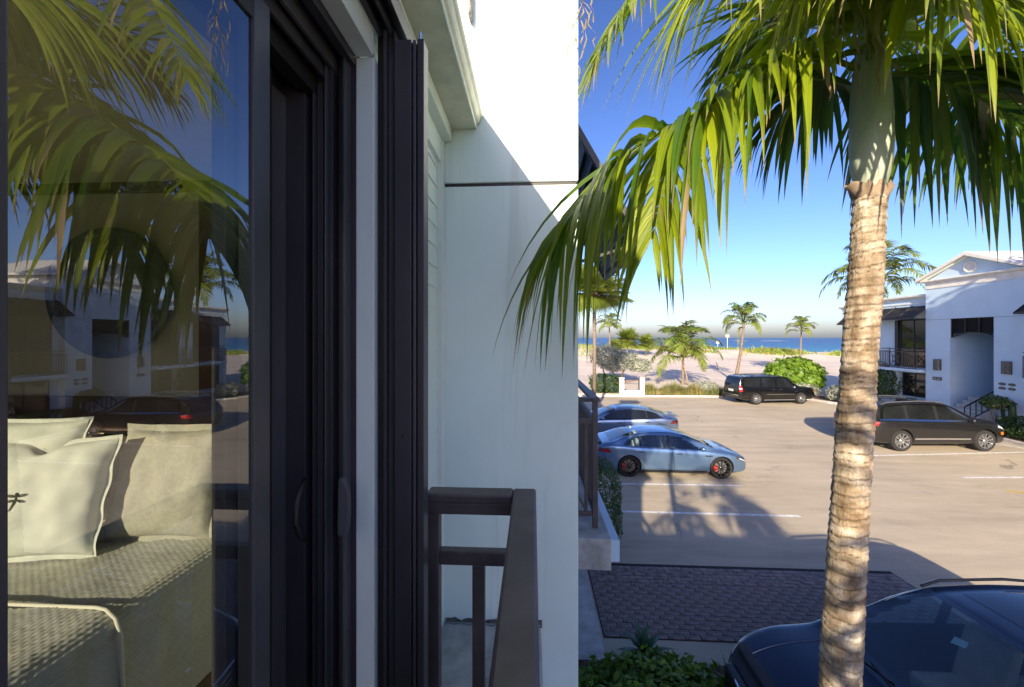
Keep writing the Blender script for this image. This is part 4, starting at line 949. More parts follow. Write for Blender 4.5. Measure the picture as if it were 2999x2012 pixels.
for i in range(rows+1):
    z = 5.03+.92*i/rows; r = float(np.interp(z, pz, pr_))
    for k in range(sg):
        a = 2*math.pi*k/sg; fold = .006*math.exp(-((a-4.9-(z-5.3)*.8)/.12)**2)+.003*mnoise.noise((math.cos(a)*2, math.sin(a)*2, z*4)); V.append((ct.x+(r+fold)*math.cos(a), ct.y+(r+fold)*math.sin(a), z))
for i in range(rows):
    for k in range(sg): Fq.append((i*sg+k, i*sg+(k+1) % sg, (i+1)*sg+(k+1) % sg, (i+1)*sg+k))
link('crownshaft', np_mesh('crownshaft', V, Fq, 'crownshaft', smooth=True), PALM)
# torn dry collar under the shaft
mb = MB(); rnd = random.Random(8); vs = []; n = 40
for k in range(n+1):
    a = 2*math.pi*k/n; e = rnd.uniform(0, .03)+(.055 if 20 <= k <= 23 else 0)
    for r, z in ((.058, 5.0), (.064+e*.5, 5.03+e*.2), (.060+e*.9, 5.06+rnd.uniform(-.01, .03))): vs.append((ct.x+r*math.cos(a), ct.y+r*math.sin(a), z))
mb.add(vs, [(3*k+i, 3*k+3+i, 3*k+4+i, 3*k+1+i) for k in range(n) for i in range(2)]); mb.build('leaf_scar', M['drift_wood'], PALM, smooth=True)
CR = path(5.05)+Vector((0, 0, .68))
FR = [  # rachis through photo positions (x, y, depth), leaflets per side, length, width, yellowness, droop, tip length, sweep
 ([(1960, 150, 2.0), (1800, 150, 1.97), (1661, 208, 1.93), (1584, 258, 1.90), (1453, 334, 1.84), (1388, 390, 1.80), (1316, 470, 1.74), (1275, 530, 1.70)], 52, .95, .052, .45, 1.5, ((1, 2.17, -1),), 1.0, .85),
 ([(1960, 150, 2.0), (1830, 120, 1.95), (1680, 190, 1.86), (1575, 300, 1.78), (1515, 430, 1.70), (1492, 540, 1.66)], 40, .62, .046, .75, 1.6, (), .95, .9),
 ([(1985, 110, 2.0), (1968, -140, 1.82), (1880, -230, 1.62), (1760, -200, 1.45), (1650, -110, 1.36)], 38, .86, .050, .9, 1.45, (), .9, .7),
 ([(1980, 100, 2.0), (1840, -230, 1.96), (1600, -190, 1.88), (1465, -40, 1.82), (1395, 70, 1.78), (1355, 150, 1.76)], 40, .46, .036, .6, 1.0, ((1, 2.17, -1),), .8, .8),
 ([(2000, 150, 2.0), (2100, 172, 1.98), (2200, 205, 1.95), (2337, 285, 1.9), (2480, 430, 1.85)], 40, .84, .046, .25, 1.35, (), .8, .9),
 ([(2000, 100, 2.0), (2090, -60, 1.86), (2190, -40, 1.70), (2310, 60, 1.58), (2420, 230, 1.5)], 34, .72, .058, .7, 1.2, (), .8, .8),
 ([(1990, 130, 2.0), (2150, 30, 2.3), (2290, 90, 2.6), (2430, 240, 2.85)], 34, .80, .044, .15, 1.2, (), .7, .9),
 ([(1965, 130, 2.0), (1870, 20, 2.3), (1740, 60, 2.55), (1640, 170, 2.75)], 42, .60, .042, .3, .9, (), .7, 1.0),
 ([(1965, 170, 2.0), (1900, 180, 2.15), (1830, 210, 2.3), (1760, 290, 2.42)], 38, .66, .050, .25, 1.3, (), .8, .9),
 ([(2010, 170, 2.0), (2090, 180, 2.2), (2170, 230, 2.4), (2240, 330, 2.52)], 40, .76, .040, .15, 1.3, (), .8, .9),
 ([(1985, 90, 2.0), (2010, -120, 2.2), (2030, -90, 2.6), (2040, 120, 2.95)], 34, .6, .046, .3, 1.1, (), .7, .8),
 ([(1990, 90, 2.0), (2000, -280, 2.0), (2080, -520, 2.1), (2250, -600, 2.2)], 34, .6, .046, .5, .9, (), .7, .8),
 ([(1980, 90, 2.0), (1960, -320, 1.9), (1850, -560, 1.8), (1650, -620, 1.7)], 34, .6, .046, .5, .9, (), .7, .8),
 ([(1990, 110, 2.0), (2030, -100, 1.74), (2110, -190, 1.45), (2250, -180, 1.2)], 32, .60, .050, .7, 1.2, (), .7, .8),
 ([(1985, 110, 2.0), (1990, -110, 1.85), (1985, -190, 1.70), (1975, -190, 1.55)], 34, .86, .044, .95, 2.2, (), .9, .5),
]
for i, (P, n, ll, lw, yel, dr, nb, *te) in enumerate(FR):
    W3 = [pt(*p)-PB for p in P]; W3[0] = CR-PB-Vector((0, 0, .12*(i % 3)))
    nb2 = [(ax, lim-PB[ax], sgn) for ax, lim, sgn in nb]
    link('frond', frond_mesh(W3, n, ll, lw, 40+i, 'palm_leaf', dr, 7, .015, te[1], .10, yel, .09, True, .3, te[0], .16, nb2), PALM)
# withered strips hanging round the shaft
for i in range(30):
    rnd = random.Random(300+i); x = rnd.gauss(1955, 45); y0 = rnd.uniform(-120, 60); Y = rnd.uniform(1.78, 1.93); a = pt(x, y0, Y)-PB; ln = rnd.uniform(.22, .48); V = []; Fq = []; T = []; q = a.copy(); sgm = 8; wv = Vector((math.cos(i), math.sin(i), 0)); wd = rnd.uniform(.004, .016)
    for k in range(sgm+1):
        t = k/sgm; ww = wd*(1-t**2)+.001; V += [q-wv*ww, q+wv*ww]; T += [(.6, min(1, max(0, t*1.5-.3)), 0)]*2; q = q+Vector((rnd.uniform(-.012, .012), rnd.uniform(-.01, .01), -ln/sgm)); wv = (wv+Vector((rnd.uniform(-.4, .4), rnd.uniform(-.4, .4), 0))).normalized()
    link('withered_leaf', np_mesh('withered_leaf', V, [(2*k, 2*k+1, 2*k+3, 2*k+2) for k in range(sgm)], 'palm_leaf', T, True, [(.5*(k % 2), k/18) for k in range(2*sgm+2)]), PALM)

for i in range(10):
    rnd = random.Random(700+i); a = pt(rnd.uniform(1312, 1335), rnd.uniform(-60, 60), 1.9)-PB; q = a.copy(); V = []; T = []; wv = Vector((.7, .7, 0)); ln = rnd.uniform(.15, .42)
    for k in range(10):
        V += [q-wv*.0035, q+wv*.0035]; T += [(1, .95, 0)]*2; q = q+Vector((rnd.uniform(-.022, .022), rnd.uniform(-.01, .01), -ln/9)); wv = Vector((math.cos(k+i), math.sin(k*1.3+i), 0))
    link('withered_leaf', np_mesh('withered_leaf', V, [(2*k, 2*k+1, 2*k+3, 2*k+2) for k in range(9)], 'palm_leaf', T, True, [(.5*(k % 2), k/20) for k in range(20)]), PALM)
# bring the tree a little nearer than the first guess of its distance
for ch in PALM.children:
    n = len(ch.data.vertices); co = np.empty(n*3, dtype=np.float32); ch.data.vertices.foreach_get('co', co); co = co.reshape(-1, 3); o3 = np.array([PB.x, PB.y, PB.z-CAM_H], dtype=np.float32)
    co = (co+o3)*.90-o3; ch.data.vertices.foreach_set('co', co.ravel()); ch.data.update()
# a second palm of the same row, behind the viewpoint: it throws the frond shadows on the bays
p2 = copy_tree(PALM); p2.location = (1.2, -4.6, 0); [bpy.data.objects.remove(c) for i, c in enumerate(c for c in list(p2.children) if c.name.startswith('frond')) if i % 5 in (1, 4)]; p2['label'] = 'second palm of the row standing behind the viewpoint'; p2.rotation_euler = (0, 0, R(70))
p3 = copy_tree(PALM); p3.location = (.55, -3.0, -.9); [bpy.data.objects.remove(c) for i, c in enumerate(c for c in list(p3.children) if c.name.startswith('frond')) if i % 5 in (0, 2, 3)]; p3['label'] = 'third palm of the row behind the viewpoint, set lower'; p3.rotation_euler = (0, 0, R(200))

# ---- coconut palms on the beach
def cfrond(lift_, reach, dropz, seed, n=38, ll=.70, lw=.075, yel=.4, dry=.04, droop=.9):
    P = [(0, 0, 0), (reach*.3, 0, lift_*.75), (reach*.65, 0, lift_), (reach*.9, 0, lift_-dropz*.45), (reach, 0, lift_-dropz)]
    return frond_mesh([Vector(p) for p in P], n, ll, lw, seed, 'coco_leaf', droop, 3, .035, .55, .16, yel, dry, False, .3, .55, .08)
CF = {'up': [cfrond(2.1, .9, .0, 1, yel=.25, droop=.5), cfrond(1.9, 1.4, .15, 2, yel=.35, droop=.6)], 'mid': [cfrond(1.3, 2.0, .40, 3, droop=.7), cfrond(.95, 2.25, .65, 4, yel=.5)], 'low': [cfrond(.25, 2.1, 1.1, 5, yel=.6, dry=.25), cfrond(.5, 2.2, .9, 6, yel=.55, dry=.12)], 'dead': [cfrond(-.3, .7, 1.9, 7, yel=1, dry=.95, ll=.4)]}
def coco(name, base, top, lab, s, seed, r0=.16, r1=.09, up=8, mid=8, low=4, dead=1, group='palms on the beach', bend=0):
    o = empty(name, base); tag(o, lab, 'palm tree', group); base = Vector(base); tp = Vector(top)-base; rnd = random.Random(seed); n = 60; V = []; Fq = []; sg = 10
    def P(t): return Vector((tp.x*t+bend*math.sin(math.pi*t), tp.y*t, tp.z*t))
    for i in range(n+1):
        t = i/n; p = P(t); r = r0*1.35-(r0*1.35-r0)*min(1, t*6); r = r+(r1-r0)*t; r *= 1+.05*((i % 2)*2-1)
        for k in range(sg): a = 2*math.pi*k/sg; V.append((p.x+r*math.cos(a), p.y+r*math.sin(a), p.z-.1*(i == 0)))
    for i in range(n):
        for k in range(sg): Fq.append((i*sg+k, i*sg+(k+1) % sg, (i+1)*sg+(k+1) % sg, (i+1)*sg+k))
    link('trunk', np_mesh('trunk', V, Fq, 'coco_trunk', smooth=True), o)
    a = rnd.random()*6
    for kind, cnt in (('up', up), ('mid', mid), ('low', low), ('dead', dead)):
        for k in range(cnt):
            c = link('frond', CF[kind][k % len(CF[kind])], o); c.location = P(1)-Vector((0, 0, .05)); c.rotation_euler = (rnd.uniform(-.15, .15), rnd.uniform(-.12, .12), a+6.283*k/max(1, cnt)+rnd.uniform(-.3, .3)); c.scale = (s*rnd.uniform(.88, 1.1),)*3
        a += .5
    return o
def gz(x, y): return hill(x, y)
coco('coconut_palm', (18.9, 38.5, gz(18.9, 38.5)), (19.75, 38.5, 5.65), 'tall leaning coconut palm rising behind the far black SUV', .95, 1, bend=.12)
coco('coconut_palm', (13.6, 37.0, gz(13.6, 37)), (13.62, 37.0, 2.55), 'short bushy coconut palm behind the grass bed', 1.42, 2, .13, .11, 8, 10, 4, 0)
coco('coconut_palm', (46.5, 72, gz(46.5, 72)), (46.7, 72, 5.6), 'lone slender coconut palm above the round sea grape bush', 1.15, 3, .15, .10, 6, 7, 3, 0)
coco('coconut_palm', (11.9, 62, gz(11.9, 62)), (11.7, 62, 6.0), 'small distant coconut palm left of the dune shrubs', 1.0, 4, .15, .1, 6, 8, 4, 0)
coco('coconut_palm', (29.5, 34.5, .1), (28.3, 34.5, 8.9), 'coconut palm rising behind the white building and near trunk', 1.55, 6, .18, .11, 6, 9, 6, 1)

# ---- fan palms
def fan_mesh(seed, n=46, L_=.75, spread=R(310), droop=.25):
    rnd = random.Random(seed); V = []; Fq = []; T = []; b0 = 0
    for k in range(n):
        a = -spread/2+spread*k/(n-1); d = Vector((math.cos(a), math.sin(a), 0)); s_ = Vector((-d.y, d.x, 0)); ll = L_*(.7+.3*math.cos(a*.5))*rnd.uniform(.9, 1.05); q = Vector((0, 0, 0)); yv = rnd.uniform(.2, .8)
        for i in range(5):
            t = i/4; wd = .028*(1-t)**.6*(.4+.6*min(1, t/.3)) if t < 1 else .002; p = d*ll*t+Vector((0, 0, .05*t-droop*t*t*ll)); V += [p-s_*wd+Vector((0, 0, .012)), p+s_*wd]; T += [(yv, .7*(t > .85 and rnd.random() < .5), 0)]*2
        for i in range(4): a_ = b0+2*i; Fq.append((a_, a_+1, a_+3, a_+2))
        b0 += 10
    return np_mesh('fan_leaf', V, Fq, 'coco_leaf', T, True)
FANS = [fan_mesh(1), fan_mesh(2, droop=.5), fan_mesh(3, droop=.12)]
def fanpalm(name, base, h, n, s, lab, seed, group=None, tr=.11, skirt=False):
    o = empty(name, base); tag(o, lab, 'palm tree' if tr > .05 else 'shrub', group); rnd = random.Random(seed)
    mb = MB(); mb.tube([(0, 0, -.1), (.03, 0, h*.5), (0, 0, h)], [tr*1.2, tr, tr], 9); mb.build('trunk', M['coco_trunk'], o, smooth=True)
    for k in range(n):
        az = k*2.399+rnd.uniform(-.2, .2); el = R(80)-R(120)*(k+.5)/n; d = Vector((math.cos(az)*math.cos(el), math.sin(az)*math.cos(el), math.sin(el))); st = d*(.55*s); 
        c = link('fan_leaf', FANS[k % 3], o); c.location = Vector((0, 0, h))+st; c.scale = (s*rnd.uniform(.85, 1.1),)*3
        x = d; z_ = Vector((0, 0, 1))-d*d.z+Vector((.1, .05, .02)); z_.normalize(); y_ = z_.cross(x).normalized(); z_ = x.cross(y_); c.rotation_euler = Matrix((x, y_, z_)).transposed().to_euler()
        mb = MB(); mb.tube([(0, 0, h-.05), tuple(Vector((0, 0, h))+st)], .012*s, 5); mb.build('petiole', M['branch_bark'], o)
    return o
b = pt(1356, 668, 24); fanpalm('fan_palm', (b.x, 24, 0), b.z, 34, 1.75, 'fan palm behind the drooping frond beside the white wall', 3, tr=.10)
for i, (x, y, Y, n, s, lab) in enumerate(((1432, 776, 66, 44, 1.75, 'large yellow green spiky shrub on the dune left of the bright frond tip'), (1474, 784, 68, 30, 1.5, 'smaller spiky shrub on the dune beside the larger spiky shrub'), (1405, 790, 64, 20, 1.2, 'low spiky shrub in front of the small distant palm'))):
    p = pt(x, y, Y); fanpalm('dune_shrub', (p.x, Y, gz(p.x, Y)), max(.7, p.z-gz(p.x, Y)), n, s, lab, 20+i, 'spiky shrubs on the dune', tr=.06)

# ---- silver buttonwood tree
BW = empty('buttonwood_tree', (7.2, 36.5, .1)); tag(BW, 'spreading tree with silvery grey leaves beside the white gate posts', 'tree')
paths = [([(0, 0, -.1), (.1, 0, .9), (-.3, .2, 1.9)], .10, .05), ([(.2, .1, -.1), (.8, .1, .8), (1.2, 0, 1.7), (1.6, .1, 2.2)], .11, .04), ([(-.3, 0, -.1), (-.8, .2, 1.2), (-1.0, .3, 2.4)], .09, .04), ([(.3, 0, .05), (1.5, -.2, .32), (2.6, -.2, .5), (3.1, -.1, .95)], .07, .04)]
stem_mb(paths).build('trunk', M['branch_bark'], BW, smooth=True)
for k, (c, r, n) in enumerate((((-.6, .2, 2.6), (1.5, 1.3, 1.0), 2600), ((1.0, 0, 2.25), (1.25, 1.1, .85), 2200), ((2.4, -.1, 1.75), (1.05, .8, .62), 1700), ((.2, .1, 1.7), (1.3, 1.0, .55), 1200))):
    link('crown', blob_leaves(c, r, n, .17, .45, 50+k, 'silver_leaf', .45, 2.2, .5, None, (0, 1), .02, 'crown'), BW)

# ---- hedges, shrubs, grass
shrub('sea_grape_bush', (20.4, 32.3, .1), (2.05, 1.7, 1.42), 5200, .26, 'seagrape_leaf', 'large round glossy green sea grape bush behind the far black SUV', 61, 'bush', aspect=.95, lump=.24, yel=(.05, 1), freq=3.4, shell=.7, zc=1.28)
shrub('silver_shrub', (20.7, 28.1, .08), (.75, .7, .62), 1700, .11, 'silver_leaf', 'small round silvery shrub at the bonnet of the far black SUV', 62, lump=.2, zc=.5)
shrub('hedge', (5.6, 31.0, .12), (1.2, .7, .72), 2600, .14, 'hedge_leaf', 'dark low hedge left of the white gate posts', 63, 'hedge', lump=.2, box=True, yel=(0, .4), zc=.72)
shrub('hedge', (1.28, 8.6, 0), (.52, .72, .84), 7000, .055, 'hedge_leaf', 'clipped green hedge under the neighbouring balcony', 64, 'hedge', lump=.06, box=True, yel=(.1, .8), zc=.86, shell=.85, freq=3)
shrub('shrub', (22.0, 26.0, .09), (.75, .75, 1.25), 2600, .13, 'hedge_leaf', 'tall leafy shrub against the white wing beside the near trunk', 65, lump=.35, zc=1.25, yel=(0, .7))
shrub('hedge', (21.6, 24.5, .09), (.35, 1.3, .42), 1900, .09, 'seagrape_leaf', 'low light green hedge under the ground floor window', 66, 'hedge', lump=.2, zc=.4, yel=(.2, .9), box=True)
shrub('hedge', (20.75, 16.5, .09), (.72, 2.2, .46), 6500, .085, 'hedge_leaf', 'trimmed green hedge in front of the entrance tower', 67, 'hedge', lump=.10, zc=.44, yel=(.1, .9), box=True, shell=.8)
shrub('hedge', (20.75, 11.4, .09), (.72, 2.4, .46), 3000, .11, 'hedge_leaf', 'further stretch of trimmed hedge along the landward wing', 68, 'hedge', lump=.10, zc=.44, box=True)
shrub('small_tree', (21.55, 19.72, .09), (.55, .55, .30), 1100, .10, 'hedge_leaf', 'little bare stemmed shrub with flat leafy crown by the plaques', 69, 'shrub', lump=.3, zc=1.25, stems=5, yel=(.2, 1), dry=.1)
shrub('hedge', (20.0, 30.6, .1), (1.2, .5, .5), 1300, .12, 'silver_leaf', 'pale silvery ground shrub behind the rear of the far SUV', 70, 'shrub', lump=.3, zc=.42)
shrub('silver_hedge', (12.9, 30.7, .12), (1.15, .6, .52), 2600, .10, 'silver_leaf', 'rounded pale green shrub at the tail of the far black SUV', 71, 'shrub', lump=.2, zc=.46, yel=(.2, 1))
# cactus by the tower
CX = empty('cactus', (21.6, 19.15, .09)); tag(CX, 'dark upright cactus standing behind the hedge by the tower corner', 'cactus')
mb = MB(); mb.tube([(0, 0, 0), (0, 0, 1.15), (0, 0, 1.25)], [.13, .12, .05], 10); mb.build('stem', M['hedge_leaf'], CX, smooth=True)
mb = MB(); mb.tube([(0, .1, .45), (0, .32, .5), (0, .36, .95), (0, .36, 1.0)], [.08, .09, .08, .03], 8); mb.build('arm', M['hedge_leaf'], CX, smooth=True)
# shade trees at the landward end: they dapple the opposite facade
def shade_tree(loc, h, r, n, lab, seed):
    o = empty('shade_tree', loc); tag(o, lab, 'tree', 'shade trees by the landward wing'); rnd = random.Random(seed)
    paths = [([(0, 0, -.1), (.1, .1, h*.3), (0, .2, h*.55)], .24, .13)]
    for k in range(6): a = k*1.05; paths.append(([(0, .1, h*.4), (math.cos(a)*r*.4, math.sin(a)*r*.4, h*.6), (math.cos(a)*r*.75, math.sin(a)*r*.75, h*.8)], .09, .03))
    stem_mb(paths).build('trunk', M['branch_bark'], o, smooth=True)
    for k in range(7):
        a = k*.9; rr = 0 if k == 0 else r*.55
        link('crown', blob_leaves((math.cos(a)*rr, math.sin(a)*rr, h*(.55+.3*((k*37) % 10)/10)), (r*.62, r*.62, h*.24), n//7, .34, .6, seed*9+k, 'hedge_leaf', .4, 2, .25, None, (0, .9), .01, 'crown'), o)
    return o
shade_tree((19.4, 10.3, 0), 11.0, 3.0, 10500, 'leafy shade tree beside the landward wing, nearer the tower', 5)
shade_tree((18.6, 6.2, 0), 13.0, 3.6, 10500, 'taller leafy shade tree beside the landward wing, further from the tower', 6)

# grass bed along the far kerb
def blades(name, pts, hgt, wd, seed, mat, lab=None, kind=None, lean=.5, cat='grass'):
    rng = np.random.default_rng(seed); n = len(pts); P = np.asarray(pts); az = rng.random(n)*6.283; h = hgt*(.55+.75*rng.random(n))*np.array([.75+.95*mnoise.noise((p[0]*1.1, p[1]*1.1, 4)) for p in pts]).clip(.3, 1.6); ln = lean*rng.random(n)
    D_ = np.stack([np.cos(az), np.sin(az), 0*az], 1); S_ = np.stack([-np.sin(az), np.cos(az), 0*az], 1)*wd; z = np.array([0, 0, 1.])
    b0 = P; m_ = P+D_*(h*ln*.35)[:, None]+z*(h*.62)[:, None]; t = P+D_*(h*ln)[:, None]+z*(h*(1-.35*ln))[:, None]
    V = np.stack([b0-S_, b0+S_, m_-S_*.8, m_+S_*.8, t-S_*.1, t+S_*.1], 1).reshape(-1, 3); i0 = np.arange(n)[:, None]*6
    Fq = np.concatenate([i0+np.array([[0, 1, 3, 2]]), i0+np.array([[2, 3, 5, 4]])], 0)
    cl = np.array([mnoise.noise((p[0]*.8, p[1]*.8, 2)) for p in P]); yv = np.clip(.45+.9*cl+.35*(rng.random(n)-.5), 0, 1); dr = np.clip((rng.random(n) < .08)*.6, 0, 1)
    T = np.repeat(np.stack([yv, dr, 0*yv], 1), 6, 0); o = link(name, np_mesh(name, V, Fq, mat, T))
    tag(o, lab, cat, kind=kind); return o
rng = np.random.default_rng(11)
P = [];
for i in range(900):
    x, y = rng.uniform(8.4, 14.2), rng.uniform(29.95, 31.5); k = 9
    for j in range(k): P.append((x+rng.normal()*.05, y+rng.normal()*.05, .12))
blades('grass', P, .72, .014, 3, 'grass_blade', 'tall green and straw ornamental grass in the far kerb bed', 'stuff', .75)
for i, (x, y, h, lab) in enumerate(((8.6, 30.3, .95, 'bushy green grass tussock nearest the white gate post'), (10.6, 30.1, 1.0, 'spraying green grass tussock in the middle of the far bed'), (11.8, 30.3, .8, 'olive grass tussock beside the pale rounded shrub'))):
    Q = [(rng.normal()*.16, rng.normal()*.13, 0) for _ in range(520)]; o = blades('grass_tussock', Q, h, .011, 30+i, 'grass_blade', lab, None, 1.1); o.location = (x, y, .12); o['group'] = 'grass tussocks in the far bed'
# dune grass
P = []
while len(P) < 15000:
    x, y = rng.uniform(2, 66), rng.uniform(68, 98); dens = mnoise.noise((x*.12, y*.16, 7))+.25-abs(y-(84-.05*(x-35)))*.055+(-.15 if x > 58 else 0)
    if dens > rng.random()*.5: P.append((x, y, gz(x, y)-.03))
blades('dune_grass', P, .75, .06, 5, 'dune_grass', 'green and straw coloured grass covering the dune ridge', 'stuff', .9)
P = [(x, y, gz(x, y)-.03) for x, y in zip(rng.uniform(-10, 12, 4000), rng.uniform(66, 88, 4000))]
blades('dune_scrub', P, .6, .05, 6, 'dune_grass', 'straw coloured scrub on the dune behind the silvery tree', 'stuff', .9)

# near bed under the balcony: hedge, agave
shrub('hedge', (1.45, 4.55, .0), (1.0, .62, .30), 4200, .095, 'seagrape_leaf', 'leafy green hedge at the foot of the white wall by the near car', 81, 'hedge', lump=.35, zc=.28, yel=(0, .85), freq=3.5, shell=.5)
def rosette(name, loc, n, L_, w_, lab, seed, up=.6):
    o = empty(name, loc); tag(o, lab, 'plant'); rnd = random.Random(seed)
    for k in range(n):
        az = k*2.399; el = R(85)-R(70)*(k/n); d0 = Vector((math.cos(az)*math.cos(el), math.sin(az)*math.cos(el), math.sin(el))); s_ = Vector((-math.sin(az), math.cos(az), 0)); ll = L_*rnd.uniform(.8, 1.1); V = []; q = Vector((0, 0, 0)); d = d0.copy(); T = []
        for i in range(7):
            t = i/6; ww = w_*(.55+.45*math.sin(math.pi*min(1, t*1.2)))*(1-t**3); nn = s_.cross(d); V += [q-s_*ww+nn*ww*.25, q-nn*ww*.1, q+s_*ww+nn*ww*.25]; T += [(rnd.uniform(.2, .8), 0, 0)]*3; d = (d+Vector((0, 0, -.10))).normalized(); q = q+d*ll/6
        link('leaf', np_mesh('leaf', V, [(3*i+a, 3*i+a+1, 3*i+a+4, 3*i+a+3) for i in range(6) for a in (0, 1)], 'agave_leaf', T, True), o)
    return o
rosette('agave', (1.42, 5.22, .30), 18, .40, .045, 'blue green agave rosette at the end of the near hedge', 3)
rosette('spiky_plant', (2.28, 4.72, .35), 9, .34, .018, 'thin upright spiky plant behind the near hedge', 5)
mb = MB(); mb.box(.3, 2.75, 3.3, 5.35, -.02, .06); tag(mb.build('planter_soil', M['mulch']), kind='structure')

# ------------------------------------------------------------------ beach furniture
def gate_post(x, y, h, lab):
    o = empty('gate_post', (x, y, 0)); tag(o, lab, 'post', 'white posts of the beach gate')
    mb = MB(); mb.box(-.16, .16, -.16, .16, 0, h); mb.build('shaft', M['post_white'], o, bevel=.01); mb = MB(); mb.box(-.19, .19, -.19, .19, h, h+.07); mb.build('cap', M['post_white'], o, bevel=.01); return o
gate_post(6.55, 29.95, 1.33, 'white gate post with cap next to the dark hedge')
gate_post(8.05, 29.95, 1.33, 'white gate post with cap next to the grass bed')
o = MB(); o.box(-.59, .59, -.10, .10, 0, .45); o = o.build('low_wall', M['post_white'], loc=(7.3, 29.95, 0), bevel=.01); tag(o, 'low white wall between the two beach gate posts', 'wall')
GT = empty('iron_gate', (7.72, 30.12, .15)); tag(GT, 'small folded black iron gate against the white post', 'gate')
for k in range(7): mb = MB(); mb.bar((.12, 0, .25+k*.13), (.32, .5, .35+k*.13), .02, .03); mb.build('bar', M['wire_iron'], GT)
mb = MB(); mb.bar((.12, 0, .1), (.12, 0, 1.2), .03, .03); mb.build('stile', M['wire_iron'], GT); mb = MB(); mb.bar((.32, .5, .1), (.32, .5, 1.3), .03, .03); mb.build('stile', M['wire_iron'], GT)
def simple_post(name, x, y, Y, h, lab, hd=False):
    p = pt(x, y, Y); z0 = gz(p.x, Y); o = empty(name, (p.x, Y, z0)); tag(o, lab, 'post')
    mb = MB(); mb.tube([(0, 0, 0), (0, 0, h)], .06, 8); mb.build('pole', M['post_white'], o)
    if hd: mb = MB(); mb.box(-.35, .35, -.05, .05, h-.05, h+.5); mb.build('board', M['post_white'], o)
    else: mb = MB(); mb.box(-.09, .09, -.09, .09, h, h+.12); mb.build('cap', M['post_white'], o)
simple_post('signpost', 1660, 790, 90, 2.9, 'tall white sign post on the dune before the sea', True)
simple_post('signpost', 1638, 792, 92, 1.7, 'shorter white sign post on the dune left of the tall one', True)
o = MB(); o.box(-.17, .17, -.1, .1, 0, .62); o = o.build('marker_stone', M['post_white'], loc=(11.0, 31.7, .12), bevel=.02); tag(o, 'small white marker block at the back of the grass bed', 'block')
for i, (x, y, Y, ln, lab) in enumerate(((1767, 840, 55, 1.2, 'leaning weathered driftwood stake on the sand by the palm shadow'), (1640, 843, 52, 1.0, 'short weathered stake at the dune foot left of the tall palm'), (1570, 868, 36.5, 1.7, 'dead hanging palm frond leaning beside the short palm'))):
    p = pt(x, y, Y); z0 = gz(p.x, Y); mb = MB(); mb.tube([(0, 0, -.1), (-.12, 0, ln*.5), (-.34, .05, ln)], [.08, .06, .03], 7); o = mb.build('driftwood_stake', M['drift_wood'], smooth=True, loc=(p.x, Y, z0)); tag(o, lab, 'driftwood')

